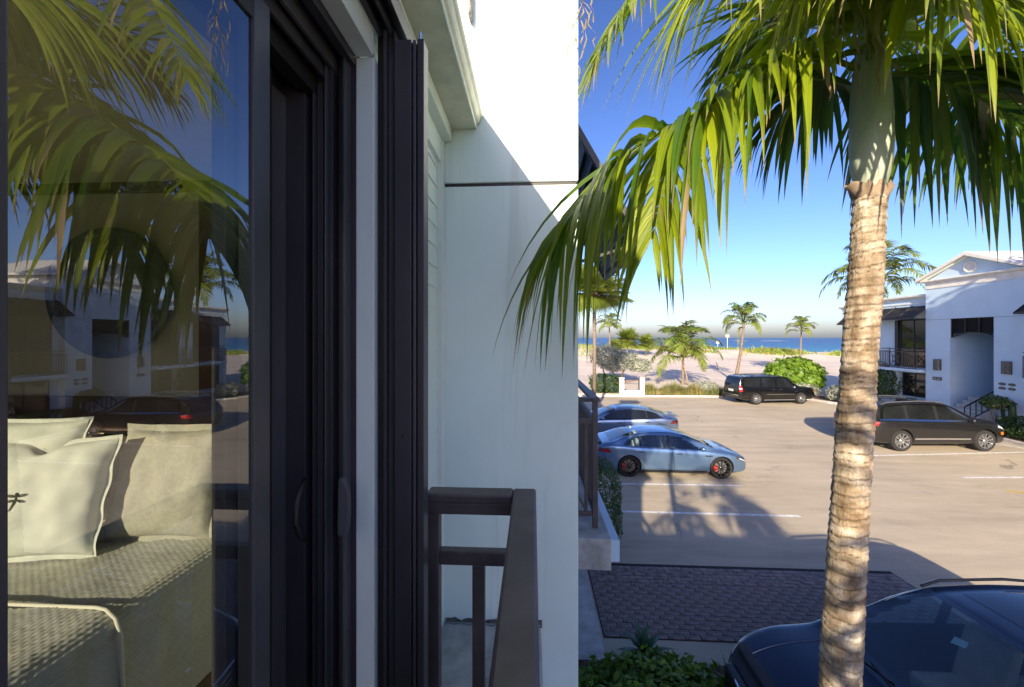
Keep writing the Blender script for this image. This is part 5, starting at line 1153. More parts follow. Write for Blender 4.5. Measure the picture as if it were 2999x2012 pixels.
# ------------------------------------------------------------------ cars
def pchip(P):
    X = np.array([p[0] for p in P], float); Y = np.array([p[1] for p in P], float); h = np.diff(X); d = np.diff(Y)/h; m_ = np.zeros(len(X))
    m_[1:-1] = np.where(d[:-1]*d[1:] > 0, 2*d[:-1]*d[1:]/(d[:-1]+d[1:]+1e-12), 0); m_[0] = d[0]; m_[-1] = d[-1]
    def f(x):
        x = min(max(x, X[0]), X[-1]); i = min(max(int(np.searchsorted(X, x))-1, 0), len(h)-1); t = (x-X[i])/h[i]
        return (2*t**3-3*t*t+1)*Y[i]+(t**3-2*t*t+t)*h[i]*m_[i]+(-2*t**3+3*t*t)*Y[i+1]+(t**3-t*t)*h[i]*m_[i+1]
    return f
def sstep(t): t = min(1, max(0, t)); return t*t*(3-2*t)
class Car:
    def __init__(s, name, label, loc, rz, sp, paint, group='parked cars', scale=1):
        s.sp = sp; s.paint = M[paint]; s.root = empty(name, loc, rz); s.root.scale = (scale,)*3; tag(s.root, label, 'car', group); s.top = pchip(sp['top']); s.belt = pchip(sp['belt']); s.bot = pchip(sp['bot']); s.half = pchip(sp['half']); s.cache = {}
        s.holes = []
    def section(s, x):
        k = round(x, 4)
        if k in s.cache: return s.cache[k]
        sp = s.sp; zt, zb, hb = s.top(x), s.bot(x), s.half(x); bl = min(s.belt(x), zt-.03); t = sstep((zt-bl-.10)/.34); rw = sp['rw']
        gy = (1-t)*.86*hb+t*rw*hb; gz_ = zt-(.028+.030*t)
        C_ = [(0, zb), (.78*hb, zb), (.945*hb, zb+.05), (.985*hb, zb+.30*(bl-zb)), (hb, zb+.62*(bl-zb)), (.988*hb, bl-.07), (.955*hb, bl), (.93*hb*(1-t)+t*(.90*hb), bl+.02*t+.004), (gy, gz_), (gy*.80, zt-.010-.006*t), (gy*.4, zt-.002), (0, zt)]
        Q = [C_[0]]+C_+[C_[-1]]; out = []; sub = sp.get('sub', 4); brk = {1, 7}
        for i in range(len(C_)-1):
            p0, p1, p2, p3 = Q[i:i+4]
            if i in brk: p0 = p1
            if i+1 in brk: p3 = p2
            if i == 7: p0, p3 = p1, p2
            for j in range(sub):
                u = j/sub; out.append(tuple(.5*(2*p1[a]+(p2[a]-p0[a])*u+(2*p0[a]-5*p1[a]+4*p2[a]-p3[a])*u*u+(3*p1[a]-p0[a]-3*p2[a]+p3[a])*u**3) for a in (0, 1)))
        out.append(C_[-1]); s.cache[k] = np.array(out); s.sub = sub; return s.cache[k]
    def sy(s, x, z):
        q = s.section(x); a = q[2*s.sub:9*s.sub+1]; return float(np.interp(z, np.maximum.accumulate(a[:, 1]), a[:, 0]))
    def tz(s, x, y):
        q = s.section(x)[6*s.sub:][::-1]; return float(np.interp(abs(y), np.maximum.accumulate(q[:, 0]), q[:, 1]))
    def part(s, mb, name, mat, parent=None, smooth=True, bevel=0, sharp=35): return mb.build(name, mat if not isinstance(mat, str) else M[mat], parent or s.root, smooth=smooth, bevel=bevel, sharp=sharp)
    def body(s):
        sp = s.sp; x0, x1 = sp['top'][0][0], sp['top'][-1][0]; n = sp.get('n', 120); L_ = (x1-x0)/2; xm = (x0+x1)/2
        xs = [xm+L_*(.80*u+.20*math.sin(u*math.pi/2)) for u in np.linspace(-1, 1, n+1)]; V = []; Fc = []; m_ = None
        for x in xs:
            q = s.section(x); ring = [(x, -p[0], p[1]) for p in q]+[(x, p[0], p[1]) for p in q[-2:0:-1]]; m_ = len(ring); V += ring
        for i in range(n):
            for k in range(m_): Fc.append((i*m_+k, i*m_+(k+1) % m_, (i+1)*m_+(k+1) % m_, (i+1)*m_+k))
        Fc += [tuple(range(m_)), tuple(n*m_+k for k in range(m_))[::-1]]
        mb = MB(); mb.add(V, Fc); o = s.part(mb, 'body', s.paint, sharp=30); me = o.data; me.materials.append(M['cabin_dark'])
        cut = MB(); Rw = sp['R']*1.10
        for ax in sp['axles']:
            for sd in (-1, 1):
                a, b = sorted((sd*s.half(ax)*.50, sd*(s.half(ax)+.3))); cut.lathe([(0, a), (Rw, a), (Rw, b), (0, b)], 36, (ax, 0, sp['R']*1.02), 'y')
        cm = bpy.data.meshes.new('cut'); cm.from_pydata(cut.v, [], cut.f); bm = bmesh.new(); bm.from_mesh(cm); bmesh.ops.remove_doubles(bm, verts=bm.verts, dist=1e-5); bmesh.ops.recalc_face_normals(bm, faces=bm.faces); bm.to_mesh(cm); bm.free()
        cm.materials.append(s.paint); cm.materials.append(M['cabin_dark']); cm.polygons.foreach_set('material_index', [1]*len(cm.polygons))
        co = bpy.data.objects.new('cut', cm); COL.objects.link(co); co.parent = s.root
        md = o.modifiers.new('b', 'BOOLEAN'); md.object = co; md.operation = 'DIFFERENCE'; md.solver = 'EXACT'
        bpy.context.view_layer.update(); dg = bpy.context.evaluated_depsgraph_get(); nm = bpy.data.meshes.new_from_object(o.evaluated_get(dg)); o.modifiers.clear(); o.data = nm; bpy.data.objects.remove(co)
        if s.holes:
            bm = bmesh.new(); bm.from_mesh(nm); dl = [f for f in bm.faces if any(h(f.calc_center_median()) for h in s.holes)]; bmesh.ops.delete(bm, geom=dl, context='FACES'); bm.to_mesh(nm); bm.free()
        nm.polygons.foreach_set('use_smooth', [True]*len(nm.polygons)); nm.set_sharp_from_angle(angle=R(32)); s.bodyo = o; return o
    def side(s, name, mat, xb0, xb1, xt0, xt1, zb, zt, off, sd, nu=20, nv=8, parent=None, thick=.004):
        """a panel lying on the flank; zb and zt are numbers or functions of x"""
        fb = zb if callable(zb) else (lambda x: zb); ft = zt if callable(zt) else (lambda x: zt); V = []; Fc = []
        for j in range(nv+1):
            for i in range(nu+1):
                u, v = i/nu, j/nv; xa, xc = xb0+(xb1-xb0)*u, xt0+(xt1-xt0)*u; x = xa+(xc-xa)*v; z = fb(xa)+(ft(xc)-fb(xa))*v; V.append((x, sd*(s.sy(x, z)+off), z))
        N1 = nu+1; Fc = [(j*N1+i, j*N1+i+1, (j+1)*N1+i+1, (j+1)*N1+i) for j in range(nv) for i in range(nu)]
        if sd > 0: Fc = [f[::-1] for f in Fc]
        nV = len(V); V += [(x, y-sd*(thick+off), z) for x, y, z in V]; edge = [i for i in range(N1)]+[j*N1+nu for j in range(1, nv+1)]+[nv*N1+i for i in range(nu-1, -1, -1)]+[j*N1 for j in range(nv-1, 0, -1)]
        Fc += [(edge[k], edge[(k+1) % len(edge)], edge[(k+1) % len(edge)]+nV, edge[k]+nV) for k in range(len(edge))]
        mb = MB(); mb.add(V, Fc); return s.part(mb, name, mat, parent, sharp=30)
    def upper(s, name, mat, xa, xb, ya, yb, off=.006, nu=16, nv=20, parent=None, crown=0):
        """a panel lying on the upper skin between x=xa (half width ya) and x=xb (half width yb)"""
        V = []; Fc = []
        for j in range(nu+1):
            u = j/nu; x = xa+(xb-xa)*u; yh = ya+(yb-ya)*u
            for i in range(nv+1):
                y = yh*(2*i/nv-1); xx = x+crown*(1-(2*i/nv-1)**2)*(1 if xa > xb else -1)*(1-u); V.append((xx, y, s.tz(xx, y)+off))
        N1 = nv+1; Fc = [(j*N1+i, j*N1+i+1, (j+1)*N1+i+1, (j+1)*N1+i) for j in range(nu) for i in range(nv)]
        mb = MB(); mb.add(V, Fc); return s.part(mb, name, mat, parent, sharp=40)
    def wheels(s, rim, spokes, caliper=None, dish=.02, width=.24, twin=False, frac=.70):
        sp = s.sp; R_ = sp['R']; rr = R_*frac; proto = None
        for ax in sp['axles']:
            for sd in (-1, 1):
                w_ = empty('wheel', (ax, sd*(s.half(ax)-.02), R_), parent=s.root); w_.rotation_euler = (0, random.Random(int(ax*10)+sd).random()*2, 0 if sd > 0 else math.pi)
                if proto is None:
                    proto = []; mb = MB(); W_ = width
                    mb.lathe([(rr, -W_+.01), (rr+.03, -W_), (R_*.95, -W_+.005), (R_, -W_+.04), (R_, -.045), (R_*.965, -.012), (R_*.93, -.002), (rr+.02, .0), (rr, -.012)], 40, axis='y'); proto.append(('tyre', mb, 'rubber'))
                    mb = MB(); mb.lathe([(rr*1.01, -.012), (rr*1.005, .002), (rr*.95, .002), (rr*.93, -.03), (rr*.90, -W_+.02)], 40, axis='y')
                    for k in range(spokes):
                        for tw in ((-.06, .06) if twin else (0,)):
                            a = 2*math.pi*k/spokes+tw; c, s_ = math.cos(a), math.sin(a); tw_ = .34/spokes*R_*(.6 if twin else 1.15); V = []
                            for r, h, y in ((.045, tw_*.75, -.030), (rr*.45, tw_*.8, -.018), (rr*.95, tw_*1.25, -.006)):
                                for e in (-1, 1): V += [(c*r-s_*h*e, y, s_*r+c*h*e), (c*r-s_*h*e, y-.03, s_*r+c*h*e)]
                            mb.add(V, [(0, 2, 6, 4), (4, 6, 10, 8), (0, 4, 5, 1), (4, 8, 9, 5), (2, 3, 7, 6), (6, 7, 11, 10)])
                    mb.lathe([(0, -.016), (.045, -.018), (.065, -.032), (.065, -.06)], 20, axis='y'); proto.append(('rim', mb, rim))
                    mb = MB(); mb.lathe([(.05, -.11), (rr*.72, -.11), (rr*.72, -.13), (.05, -.13)], 32, axis='y'); proto.append(('brake_disc', mb, 'brake_disc'))
                    proto = [(n_, MB.build(m2, n_, M[mt], None, smooth=True, sharp=35), mt) for n_, m2, mt in proto]
                    for n_, o, mt in proto: o.parent = w_
                else:
                    for n_, o, mt in proto: link(n_, o.data, w_)
                if caliper:
                    mb = MB(); mb.lathe([(rr*.46, -.06), (rr*.80, -.06), (rr*.80, -.14), (rr*.46, -.14), (rr*.46, -.06)], 10, axis='y', a0=R(150), a1=R(215)); o = mb.build('brake_caliper', M[caliper], s.root, loc=(ax, sd*(s.half(ax)-.02), R_))
                    if sd < 0: o.scale = (1, -1, 1)
    def doors(s, ranges, zlo, seam='dark_plastic'):
        for sd in (-1, 1):
            for (xb0, xb1, xt0, xt1, hx) in ranges:
                zt = (lambda x: s.belt(x)-.012)
                s.side('door_seam', seam, xb0-.010, xb1+.010, xt0-.010, xt1+.010, zlo-.008, lambda x: s.belt(x)-.004, .0018, sd, thick=.003)
                d = s.side('door', s.paint, xb0, xb1, xt0, xt1, zlo, zt, .0045, sd, nu=24, nv=12, thick=.003)
                if hx is not None:
                    z = s.belt(hx)-s.sp.get('hz', .11); y = s.sy(hx, z); mb = MB(); mb.box(hx-.10, hx+.10, sd*(y+.006), sd*(y+.020), z-.014, z+.014); s.part(mb, 'handle', s.sp.get('hmat', s.paint), d, False, .005)
    def mirrors(s, x, z, mat=None, sc_=1):
        for sd in (-1, 1):
            y = s.sy(x, z); m_ = empty('wing_mirror', (x, sd*(y-.01), z), parent=s.root); mb = MB(); V = []; Fc = []
            for i in range(9):
                t = i/8; e = math.sqrt(max(.02, 1-(2*t-1)**2)); cy = .07+.18*t
                for k in range(12): a = 2*math.pi*k/12; V.append((.055*e*math.cos(a)*sc_*1.3, sd*cy*sc_, (.075*e*math.sin(a)+.03)*sc_))
            Fc = [(i*12+k, i*12+(k+1) % 12, (i+1)*12+(k+1) % 12, (i+1)*12+k) for i in range(8) for k in range(12)]+[tuple(range(12)), tuple(96+k for k in range(12))]
            mb.add(V, Fc); s.part(mb, 'housing', mat or s.paint, m_)
            mb = MB(); mb.bar((0, 0, 0), (0, sd*.10, .01), .05, .03); s.part(mb, 'stalk', 'dark_plastic', m_, False)
    def cabin(s, x0, x1, zf, seats, mat='seat_cream', ws=.62):
        c = empty('cabin', (0, 0, 0), parent=s.root); mb = MB(); h = s.half(0)*.86
        mb.box(x0, x1, -h, h, zf-.05, zf); s.part(mb, 'floor', 'cabin_dark', c, False)
        mb = MB(); mb.box(x1-.35, x1, -h, h, zf, zf+.44); s.part(mb, 'dashboard', 'cabin_dark', c, False, .04)
        for (sx, sy_) in seats:
            mb = MB(); mb.box(sx-.05, sx+.5, sy_-.24, sy_+.24, zf+.02, zf+.22); s.part(mb, 'seat_cushion', mat, c, False, .05)
            mb = MB(); mb.prism([(sx-.08, zf+.15), (sx+.06, zf+.15), (sx-.12, zf+.80), (sx-.24, zf+.80)], 'y', sy_-.24, sy_+.24); s.part(mb, 'seat_back', mat, c, False, .04)
            mb = MB(); mb.prism([(sx-.24, zf+.82), (sx-.12, zf+.82), (sx-.15, zf+1.0), (sx-.25, zf+1.0)], 'y', sy_-.13, sy_+.13); s.part(mb, 'headrest', mat, c, False, .03)
        return c
def steering(c, x, y, z, tilt=R(25)):
    w_ = empty('steering_wheel', (x, y, z), parent=c); w_.rotation_euler = (0, -tilt, 0)
    return w_

def sedan(label, loc, rz, paint_, rim, caliper, clear, name='sedan'):
    sp = dict(top=[(-2.49, .60), (-2.47, .86), (-2.42, 1.0), (-2.30, 1.055), (-2.0, 1.12), (-1.5, 1.30), (-1.0, 1.405), (-.45, 1.445), (.0, 1.435), (.45, 1.345), (.9, 1.18), (1.25, 1.02), (1.42, .965), (1.8, .89), (2.12, .80), (2.34, .69), (2.44, .60), (2.49, .46)],
              belt=[(-2.49, .80), (-2.3, .98), (-1.8, 1.035), (-1.2, .995), (-.4, .955), (.5, .925), (1.2, .895), (1.5, .86), (2.1, .74), (2.49, .5)], bot=[(-2.49, .36), (-2.35, .26), (-1.9, .20), (0, .17), (1.9, .18), (2.3, .19), (2.49, .24)],
              half=[(-2.49, .55), (-2.46, .68), (-2.38, .80), (-2.2, .90), (-1.75, .965), (-1.2, .975), (-.3, .945), (.6, .945), (1.3, .965), (1.8, .945), (2.15, .87), (2.36, .74), (2.45, .60), (2.49, .48)], rw=.64, R=.355, axles=(-1.43, 1.53), n=150, sub=6, hmat=M['dark_plastic'], hz=.13)
    c = Car(name, label, loc, rz, sp, paint_, scale=.94); gm = 'car_glass_clear' if clear else 'window_glass'
    wt = lambda x: c.top(x)-.095; wb = lambda x: c.belt(x)+.022
    WS = [(-1.02, -.20, -.98, -.16), (-.10, .98, -.05, .30), (-1.66, -1.08, -1.42, -1.04)]
    if clear:
        def inw(p):
            for xb0, xb1, xt0, xt1 in WS:
                zb, zt = c.belt(p.x)+.022, c.top(p.x)-.095
                if zt-zb < .03: continue
                v = (p.z-zb)/(zt-zb)
                if 0.04 < v < .95:
                    a, b = xb0+(xt0-xb0)*v, xb1+(xt1-xb1)*v
                    if a+.01 < p.x < b-.01 and abs(p.y) > .45: return True
            if .36 < p.x < 1.30 and abs(p.y) < .66+(p.x-.3)*.12-.03 and p.z > c.top(p.x)-.06: return True
            if -2.02 < p.x < -1.26 and abs(p.y) < .58 and p.z > c.top(p.x)-.05: return True
            return False
        c.holes.append(inw)
    c.body()
    for sd in (-1, 1):
        c.side('window_trim', 'dark_plastic', -1.74, 1.14, -1.48, .36, lambda x: c.belt(x)+.004, lambda x: c.top(x)-.080, .002, sd, nu=40, nv=10) if not clear else None
        for xb0, xb1, xt0, xt1 in WS: c.side('side_window', gm, xb0, xb1, xt0, xt1, wb, wt, .0045, sd, nu=20, nv=8, thick=.002)
        if clear:
            c.side('pillar', 'dark_plastic', -.20, -.10, -.16, -.05, wb, wt, .004, sd); c.side('pillar', 'dark_plastic', -1.08, -1.02, -1.04, -.98, wb, wt, .004, sd)
    c.upper('windshield', gm, 1.34, .33, .80, .62, crown=.06); c.upper('rear_window', gm, -2.05, -1.22, .56, .62)
    if not clear: c.upper('glass_roof', gm, .22, -1.12, .57, .57, .004)
    else: c.upper('glass_roof', 'paint_blue', .22, -1.12, .57, .57, .003)
    c.doors([(-.95, .02, -1.30, -.06, -1.05), (.05, 1.10, .0, 1.16, -.02+.2)], .30)
    c.side('side_skirt', 'dark_plastic', -1.0, 1.08, -1.0, 1.08, .19, .26, .006, -1); c.side('side_skirt', 'dark_plastic', -1.0, 1.08, -1.0, 1.08, .19, .26, .006, 1)
    for sd in (-1, 1):
        c.side('headlight', 'lens_dark', 1.98, 2.40, 2.02, 2.36, lambda x: c.top(x)-.17, lambda x: c.top(x)-.09, .006, sd, nu=14, nv=4); c.side('headlight_lens', 'lens_clear', 2.10, 2.36, 2.12, 2.34, lambda x: c.top(x)-.145, lambda x: c.top(x)-.115, .009, sd, nu=10, nv=3)
        c.side('taillight', 'lens_smoke', -2.45, -2.02, -2.44, -2.10, .80, .93, .006, sd, nu=16, nv=5); c.side('taillight_glow', 'lens_red', -2.30, -2.04, -2.28, -2.10, .83, .885, .010, sd, nu=8, nv=3)
        c.side('fender_vent', 'dark_plastic', 1.02, 1.22, 1.0, 1.24, .735, .775, .005, sd, nu=6, nv=2)
    c.upper('hood_seam', 'dark_plastic', 1.40, 1.37, .74, .76, .003); c.mirrors(.92, .965)
    c.wheels(rim, 10, caliper, frac=.78)
    mb = MB(); mb.prism([(-2.50, 1.045), (-2.30, 1.075), (-2.30, 1.09), (-2.49, 1.07)], 'y', -.62, .62); c.part(mb, 'spoiler', 'dark_plastic' if clear else c.paint, None, False, .004)
    if clear: cb = c.cabin(-1.5, 1.1, .42, [(.05, .38), (.05, -.38), (-.95, .4), (-.95, -.4)], 'linen_white'); mb = MB(); mb.tube([(.52+.04*math.cos(a), .38+.18*math.sin(a), .98+.17*math.cos(a)) for a in np.linspace(0, 6.283, 20)], .014, 6); c.part(mb, 'steering_wheel', 'dark_plastic', cb)
    return c
sedan('metallic blue sedan with dark wheels parked nearest the balcony', (4.36, 13.45, 0), R(-1), 'paint_blue', 'rim_black', 'caliper_red', True)
sedan('silvery blue sedan parked behind the metallic blue sedan, its tail to the lot', (3.85, 17.9, 0), R(180-2), 'paint_silver_blue', 'rim_black', None, False)

def big_suv(label, loc, rz, scale=1):
    sp = dict(top=[(-2.85, .55), (-2.84, 1.10), (-2.78, 1.45), (-2.68, 1.78), (-2.58, 1.88), (-2.3, 1.925), (-1, 1.945), (.3, 1.93), (.68, 1.88), (.85, 1.80), (1.2, 1.52), (1.48, 1.30), (1.62, 1.235), (2.2, 1.185), (2.6, 1.11), (2.74, 1.02), (2.82, .85), (2.85, .55)],
              belt=[(-2.85, 1.0), (-2.75, 1.17), (-2, 1.19), (0, 1.175), (1.4, 1.15), (2.2, 1.09), (2.6, 1.0), (2.85, .7)], bot=[(-2.85, .46), (-2.6, .36), (-1.8, .30), (1.8, .30), (2.5, .32), (2.85, .40)],
              half=[(-2.85, .86), (-2.82, .93), (-2.7, .975), (-2.2, 1.0), (0, 1.005), (1.8, 1.0), (2.4, .97), (2.66, .90), (2.80, .80), (2.85, .68)], rw=.78, R=.405, axles=(-1.62, 1.68), n=130, sub=5, hmat=M['chrome'], hz=.12)
    c = Car('large_suv', label, loc, rz, sp, 'paint_black', scale=scale); c.body(); wt = lambda x: c.top(x)-.125; wb = lambda x: c.belt(x)+.03
    for sd in (-1, 1):
        for a in ((-2.46, -1.32, -2.40, -1.30), (-1.20, -.22, -1.18, -.20), (-.08, 1.22, -.06, .70)): c.side('side_window', 'window_glass', *a, wb, wt, .005, sd, nu=18, nv=8)
        c.side('headlight', 'lens_amber', 2.60, 2.82, 2.60, 2.80, .86, 1.02, .006, sd, nu=8, nv=5); c.side('taillight', 'lens_red', -2.84, -2.66, -2.80, -2.64, .92, 1.30, .008, sd, nu=6, nv=8); c.side('reflector', 'lens_clear', -2.83, -2.70, -2.82, -2.69, 1.06, 1.16, .012, sd, nu=6, nv=3)
        c.side('side_moulding', 'chrome', -.9, 1.15, -.9, 1.15, .70, .725, .008, sd); c.side('badge', 'chrome', 1.16, 1.44, 1.16, 1.44, .86, .895, .006, sd)
        c.side('bumper_wrap', 'paint_black_dusty', -2.84, -2.3, -2.82, -2.25, .50, .66, .02, sd)
        mb = MB(); mb.box(-1.1, 1.15, sd*.86, sd*1.02, .30, .36); c.part(mb, 'running_board', 'rim_silver', None, False, .01)
        mb = MB(); mb.tube([(-2.2, sd*.70, 1.93), (-2.1, sd*.70, 1.985), (.2, sd*.70, 1.985), (.35, sd*.70, 1.93)], .022, 8); c.part(mb, 'roof_rail', 'dark_plastic')
        c.side('arch_trim', 'rim_silver', 1.28, 2.10, 1.28, 2.10, lambda x: .405*1.02+math.sqrt(max(0, (.4455)**2-(x-1.68)**2)), lambda x: .405*1.02+math.sqrt(max(0, .47**2-(x-1.68)**2)), .006, sd, nu=30, nv=2) if False else None
    for xx in (-1.5, -.2): mb = MB(); mb.bar((xx, -.70, 1.985), (xx, .70, 1.985), .05, .025); c.part(mb, 'roof_rack_bar', 'dark_plastic', None, False)
    c.upper('windshield', 'window_glass', 1.48, .80, .84, .72, crown=.04)
    V = []; mb = MB()
    for j in range(7):
        z = 1.24+.50*j/6; x = -2.855+.17*(j/6)**1.6
        for i in range(9): y = .80*(2*i/8-1); V.append((x-.012+.04*(y/.8)**2, y, z))
    mb.add(V, [(j*9+i, j*9+i+1, (j+1)*9+i+1, (j+1)*9+i) for j in range(6) for i in range(8)]); c.part(mb, 'rear_window', 'window_glass')
    mb = MB(); mb.box(-2.93, -2.80, -.90, .90, .46, .68); c.part(mb, 'rear_bumper', 'paint_black_dusty', None, False, .03)
    mb = MB(); mb.box(-2.94, -2.925, -.88, .88, .655, .685); c.part(mb, 'bumper_trim', 'chrome', None, False, .004)
    mb = MB(); mb.box(-2.875, -2.86, -.26, .26, .86, 1.02); c.part(mb, 'number_plate', 'sign_mark', None, False, .004)
    mb = MB(); mb.box(2.80, 2.90, -.80, .80, .42, .62); c.part(mb, 'front_bumper', 'paint_black_dusty', None, False, .04)
    mb = MB(); mb.box(2.80, 2.87, -.52, .52, .66, 1.0); c.part(mb, 'grille', 'chrome', None, False, .02)
    c.doors([(-1.05, -.20, -1.30, -.22, -.42), (-.14, 1.12, -.14, 1.20, .10)], .42); c.mirrors(1.02, 1.18, 'chrome', 1.15); c.wheels('rim_silver', 7, None, twin=True, frac=.64, width=.28)
    return c
big_suv('large black SUV with roof rails parked by the far kerb', (15.85, 27.7, 0), R(8), .94)

def crossover(label, loc, rz, paint_, near=False, scale=1, name='crossover_car'):
    sp = dict(top=[(-2.53, .60), (-2.52, .95), (-2.44, 1.18), (-2.28, 1.42), (-2.10, 1.60), (-1.9, 1.67), (-1.4, 1.725), (-.5, 1.75), (.15, 1.715), (.5, 1.63), (.95, 1.42), (1.28, 1.21), (1.44, 1.14), (1.9, 1.085), (2.22, 1.0), (2.40, .88), (2.50, .70), (2.53, .48)],
              belt=[(-2.53, .90), (-2.4, 1.10), (-1.8, 1.12), (-.5, 1.085), (.8, 1.06), (1.4, 1.035), (2.0, .96), (2.35, .80), (2.53, .55)], bot=[(-2.53, .42), (-2.35, .32), (-1.8, .26), (1.8, .25), (2.4, .27), (2.53, .34)],
              half=[(-2.53, .70), (-2.50, .80), (-2.40, .90), (-2.1, .965), (-1.5, .985), (0, .965), (1.2, .98), (1.8, .975), (2.2, .90), (2.42, .78), (2.50, .66), (2.53, .52)], rw=.72, R=.385, axles=(-1.45, 1.55), n=220 if near else 140, sub=8 if near else 5, hz=.12)
    c = Car(name, label, loc, rz, sp, paint_, scale=scale)
    if near:
        c.holes.append(lambda p: .30 < p.x < 1.26 and abs(p.y) < .60+(p.x-.25)*.17-.02 and p.z > c.top(p.x)-.09)
        c.holes.append(lambda p: 0 < p.x < .95 and abs(p.y) > .5 and c.belt(p.x)+.05 < p.z < c.top(p.x)-.14 and p.x < .98-(p.z-1.08)*1.6)
        c.holes.append(lambda p: -1.0 < p.x < -.12 and abs(p.y) > .5 and c.belt(p.x)+.05 < p.z < c.top(p.x)-.14)
    c.body(); wt = lambda x: c.top(x)-.115; wb = lambda x: c.belt(x)+.03; gm = 'car_glass_clear' if near else 'window_glass'
    for sd in (-1, 1):
        if not near: c.side('window_trim', 'chrome', -2.18, 1.30, -2.0, .50, lambda x: c.belt(x)-.004, lambda x: c.top(x)-.080, .003, sd, nu=44, nv=10)
        for a in ((-2.06, -1.24, -1.90, -1.20), (-1.14, -.14, -1.12, -.12), (-.04, 1.14, -.02, .34)): c.side('side_window', gm, *a, wb, wt, .005, sd, nu=20, nv=8, thick=.002)
        if not near:
            for a in ((-1.24, -1.14, -1.20, -1.12), (-.14, -.04, -.12, -.02)): c.side('pillar', 'dark_plastic', *a, wb, wt, .0055, sd, nu=3)
        else:
            for a in ((-1.24, -1.14, -1.20, -1.12), (-.14, -.04, -.12, -.02)): c.side('pillar', 'dark_plastic', *a, wb, wt, .004, sd, nu=3)
        c.side('headlight', 'lens_clear', 2.0, 2.42, 2.04, 2.38, lambda x: c.top(x)-.20, lambda x: c.top(x)-.10, .008, sd, nu=16, nv=5)
        c.side('side_marker', 'lens_amber', 2.14, 2.30, 2.12, 2.28, .60, .70, .008, sd, nu=6, nv=3)
        c.side('taillight', 'lens_red', -2.52, -2.30, -2.46, -2.22, .92, 1.06, .008, sd, nu=8, nv=4); c.side('taillight', 'lens_red', -2.50, -2.38, -2.50, -2.38, .60, .66, .01, sd, nu=5, nv=2)
        c.side('side_moulding', 'rim_silver', -1.0, 1.02, -.96, .98, .43, .485, .012, sd)
        mb = MB(); mb.tube([(-1.95, sd*.665, 1.655), (-1.75, sd*.68, 1.735), (-.6, sd*.70, 1.785), (.1, sd*.69, 1.755), (.30, sd*.685, 1.69)], .016, 8); c.part(mb, 'roof_rail', 'rim_black' if near else 'rim_silver')
        c.side('arch_trim', 'paint_black_dusty', -1.93, -.97, -1.93, -.97, lambda x: .393+math.sqrt(max(0, .4235**2-(x+1.45)**2))-.0, lambda x: .393+math.sqrt(max(0, .4235**2-(x+1.45)**2))+.03, .008, sd, nu=30, nv=2) if False else None
    c.upper('windshield', gm, 1.32, .26, .83, .64, crown=.05); c.upper('sunroof', gm if not near else 'window_glass', .02, -1.25, .52, .52, .003); c.upper('rear_window', 'window_glass', -2.40, -2.06, .66, .60)
    if not near: c.doors([(-.93, -.12, -1.25, -.12, -.95+.12), (-.05, 1.02, -.05, 1.10, .12)], .40)
    c.mirrors(1.02, 1.10); c.wheels('rim_silver', 10, None, frac=.68, width=.26)
    mb = MB(); mb.box(2.44, 2.56, -.60, .60, .45, .80); c.part(mb, 'grille', 'dark_plastic', None, False, .04)
    mb = MB(); mb.box(-2.56, -2.48, -.5, .5, .42, .58); c.part(mb, 'rear_bumper', 'dark_plastic', None, False, .03)
    if near:
        for z in (.54, .62, .70, .78): mb = MB(); mb.tube([(2.575-.10*(y/.62)**2, y, z) for y in np.linspace(-.56, .56, 11)], .012, 6); c.part(mb, 'grille_bar', 'chrome')
        em = empty('grille_emblem', (2.60, 0, .66), parent=s_root(c)); mb = MB(); mb.tube([(0, .105*math.cos(a), .105*math.sin(a)) for a in np.linspace(0, 2*math.pi, 29)], .010, 8); c.part(mb, 'ring', 'chrome', em)
        mb = MB()
        for k in range(3): a = R(90+120*k); mb.prism([(.022*math.cos(a+1.57), .022*math.sin(a+1.57)), (.10*math.cos(a), .10*math.sin(a)), (.022*math.cos(a-1.57), .022*math.sin(a-1.57))], 'x', -.008, .008)
        c.part(mb, 'star', 'chrome', em, False)
        mb = MB(); mb.lathe([(0, .006), (.020, .006), (.026, .004), (.028, 0)], 20, (2.30, 0, c.tz(2.30, 0)), 'z'); c.part(mb, 'hood_badge', 'chrome')
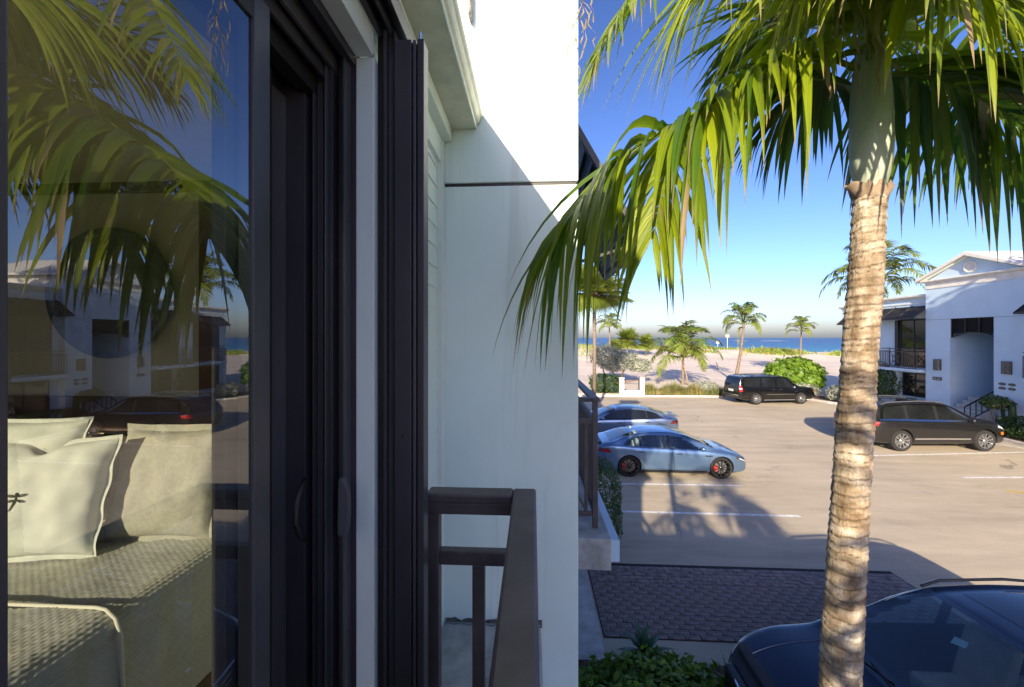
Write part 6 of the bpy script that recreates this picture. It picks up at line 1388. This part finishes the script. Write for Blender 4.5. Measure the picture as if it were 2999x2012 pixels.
        for sd in (-1, 1):
            mb = MB(); mb.tube([(x, sd*.56*(1-.10*(x-1.4)), c.tz(x, .56*(1-.10*(x-1.4)))+.001) for x in np.linspace(1.40, 2.28, 14)], .010, 6); c.part(mb, 'bonnet_crease', c.paint)
            mb = MB(); mb.tube([(x, sd*(.875-.06*(x-1.4)), c.tz(x, .875-.06*(x-1.4))+.001) for x in np.linspace(1.36, 2.15, 12)], .004, 5); c.part(mb, 'bonnet_seam', 'cabin_dark')
            mb = MB(); a = Vector((1.39, sd*.55, c.tz(1.39, .55)+.02)); b_ = Vector((1.30, sd*-.12, c.tz(1.30, .12)+.02)); mb.bar(a, b_, .018, .012); c.part(mb, 'wiper', 'dark_plastic', None, False)
        for sd in (-1, 1):
            mb = MB(); mb.tube([(x, sd*(c.section(x)[8*c.sub][0]+.004), c.section(x)[8*c.sub][1]+.006) for x in np.linspace(1.30, -2.0, 40)], .008, 8); c.part(mb, 'roof_trim', 'chrome')
        cb = c.cabin(-1.6, 1.32, .55, [(.0, .40), (.0, -.40), (-1.0, .4), (-1.0, -.4)])
        mb = MB(); mb.tube([(.62+.07*math.cos(a), .40+.185*math.sin(a), 1.06+.165*math.cos(a)) for a in np.linspace(0, 6.283, 26)], .015, 8); c.part(mb, 'steering_wheel', 'dark_plastic', cb)
        mb = MB(); mb.lathe([(0, -.02), (.06, -.02), (.075, .0), (.06, .02), (0, .02)], 16, (.62, .40, 1.06), 'x'); c.part(mb, 'steering_hub', 'dark_plastic', cb)
        mb = MB(); mb.add([(1.02, .20, .998), (1.10, .26, .996), (1.02, .38, 1.0), (.94, .32, 1.002)], [(0, 1, 2, 3)]); c.part(mb, 'paper_slip', 'paper', cb, False)
        z = lambda x, y: c.tz(x, y)+.001
        mb = MB(); mb.add([(.60, -.02, z(.60, .02)), (.68, .02, z(.68, .02)), (.64, .12, z(.64, .12)), (.57, .08, z(.57, .08))], [(0, 1, 2, 3)]); c.part(mb, 'windshield_sticker', 'paper', None, False)
    return c
def s_root(c): return c.root
crossover('black crossover with silver wheels parked before the gabled tower', (15.55, 17.05, 0), R(2.8), 'paint_black_dusty', scale=1.06)
crossover('glossy black SUV parked nose in just below the balcony', (4.62, 4.02, -.06), R(180), 'paint_dark_blue', near=True, scale=.97, name='near_suv')
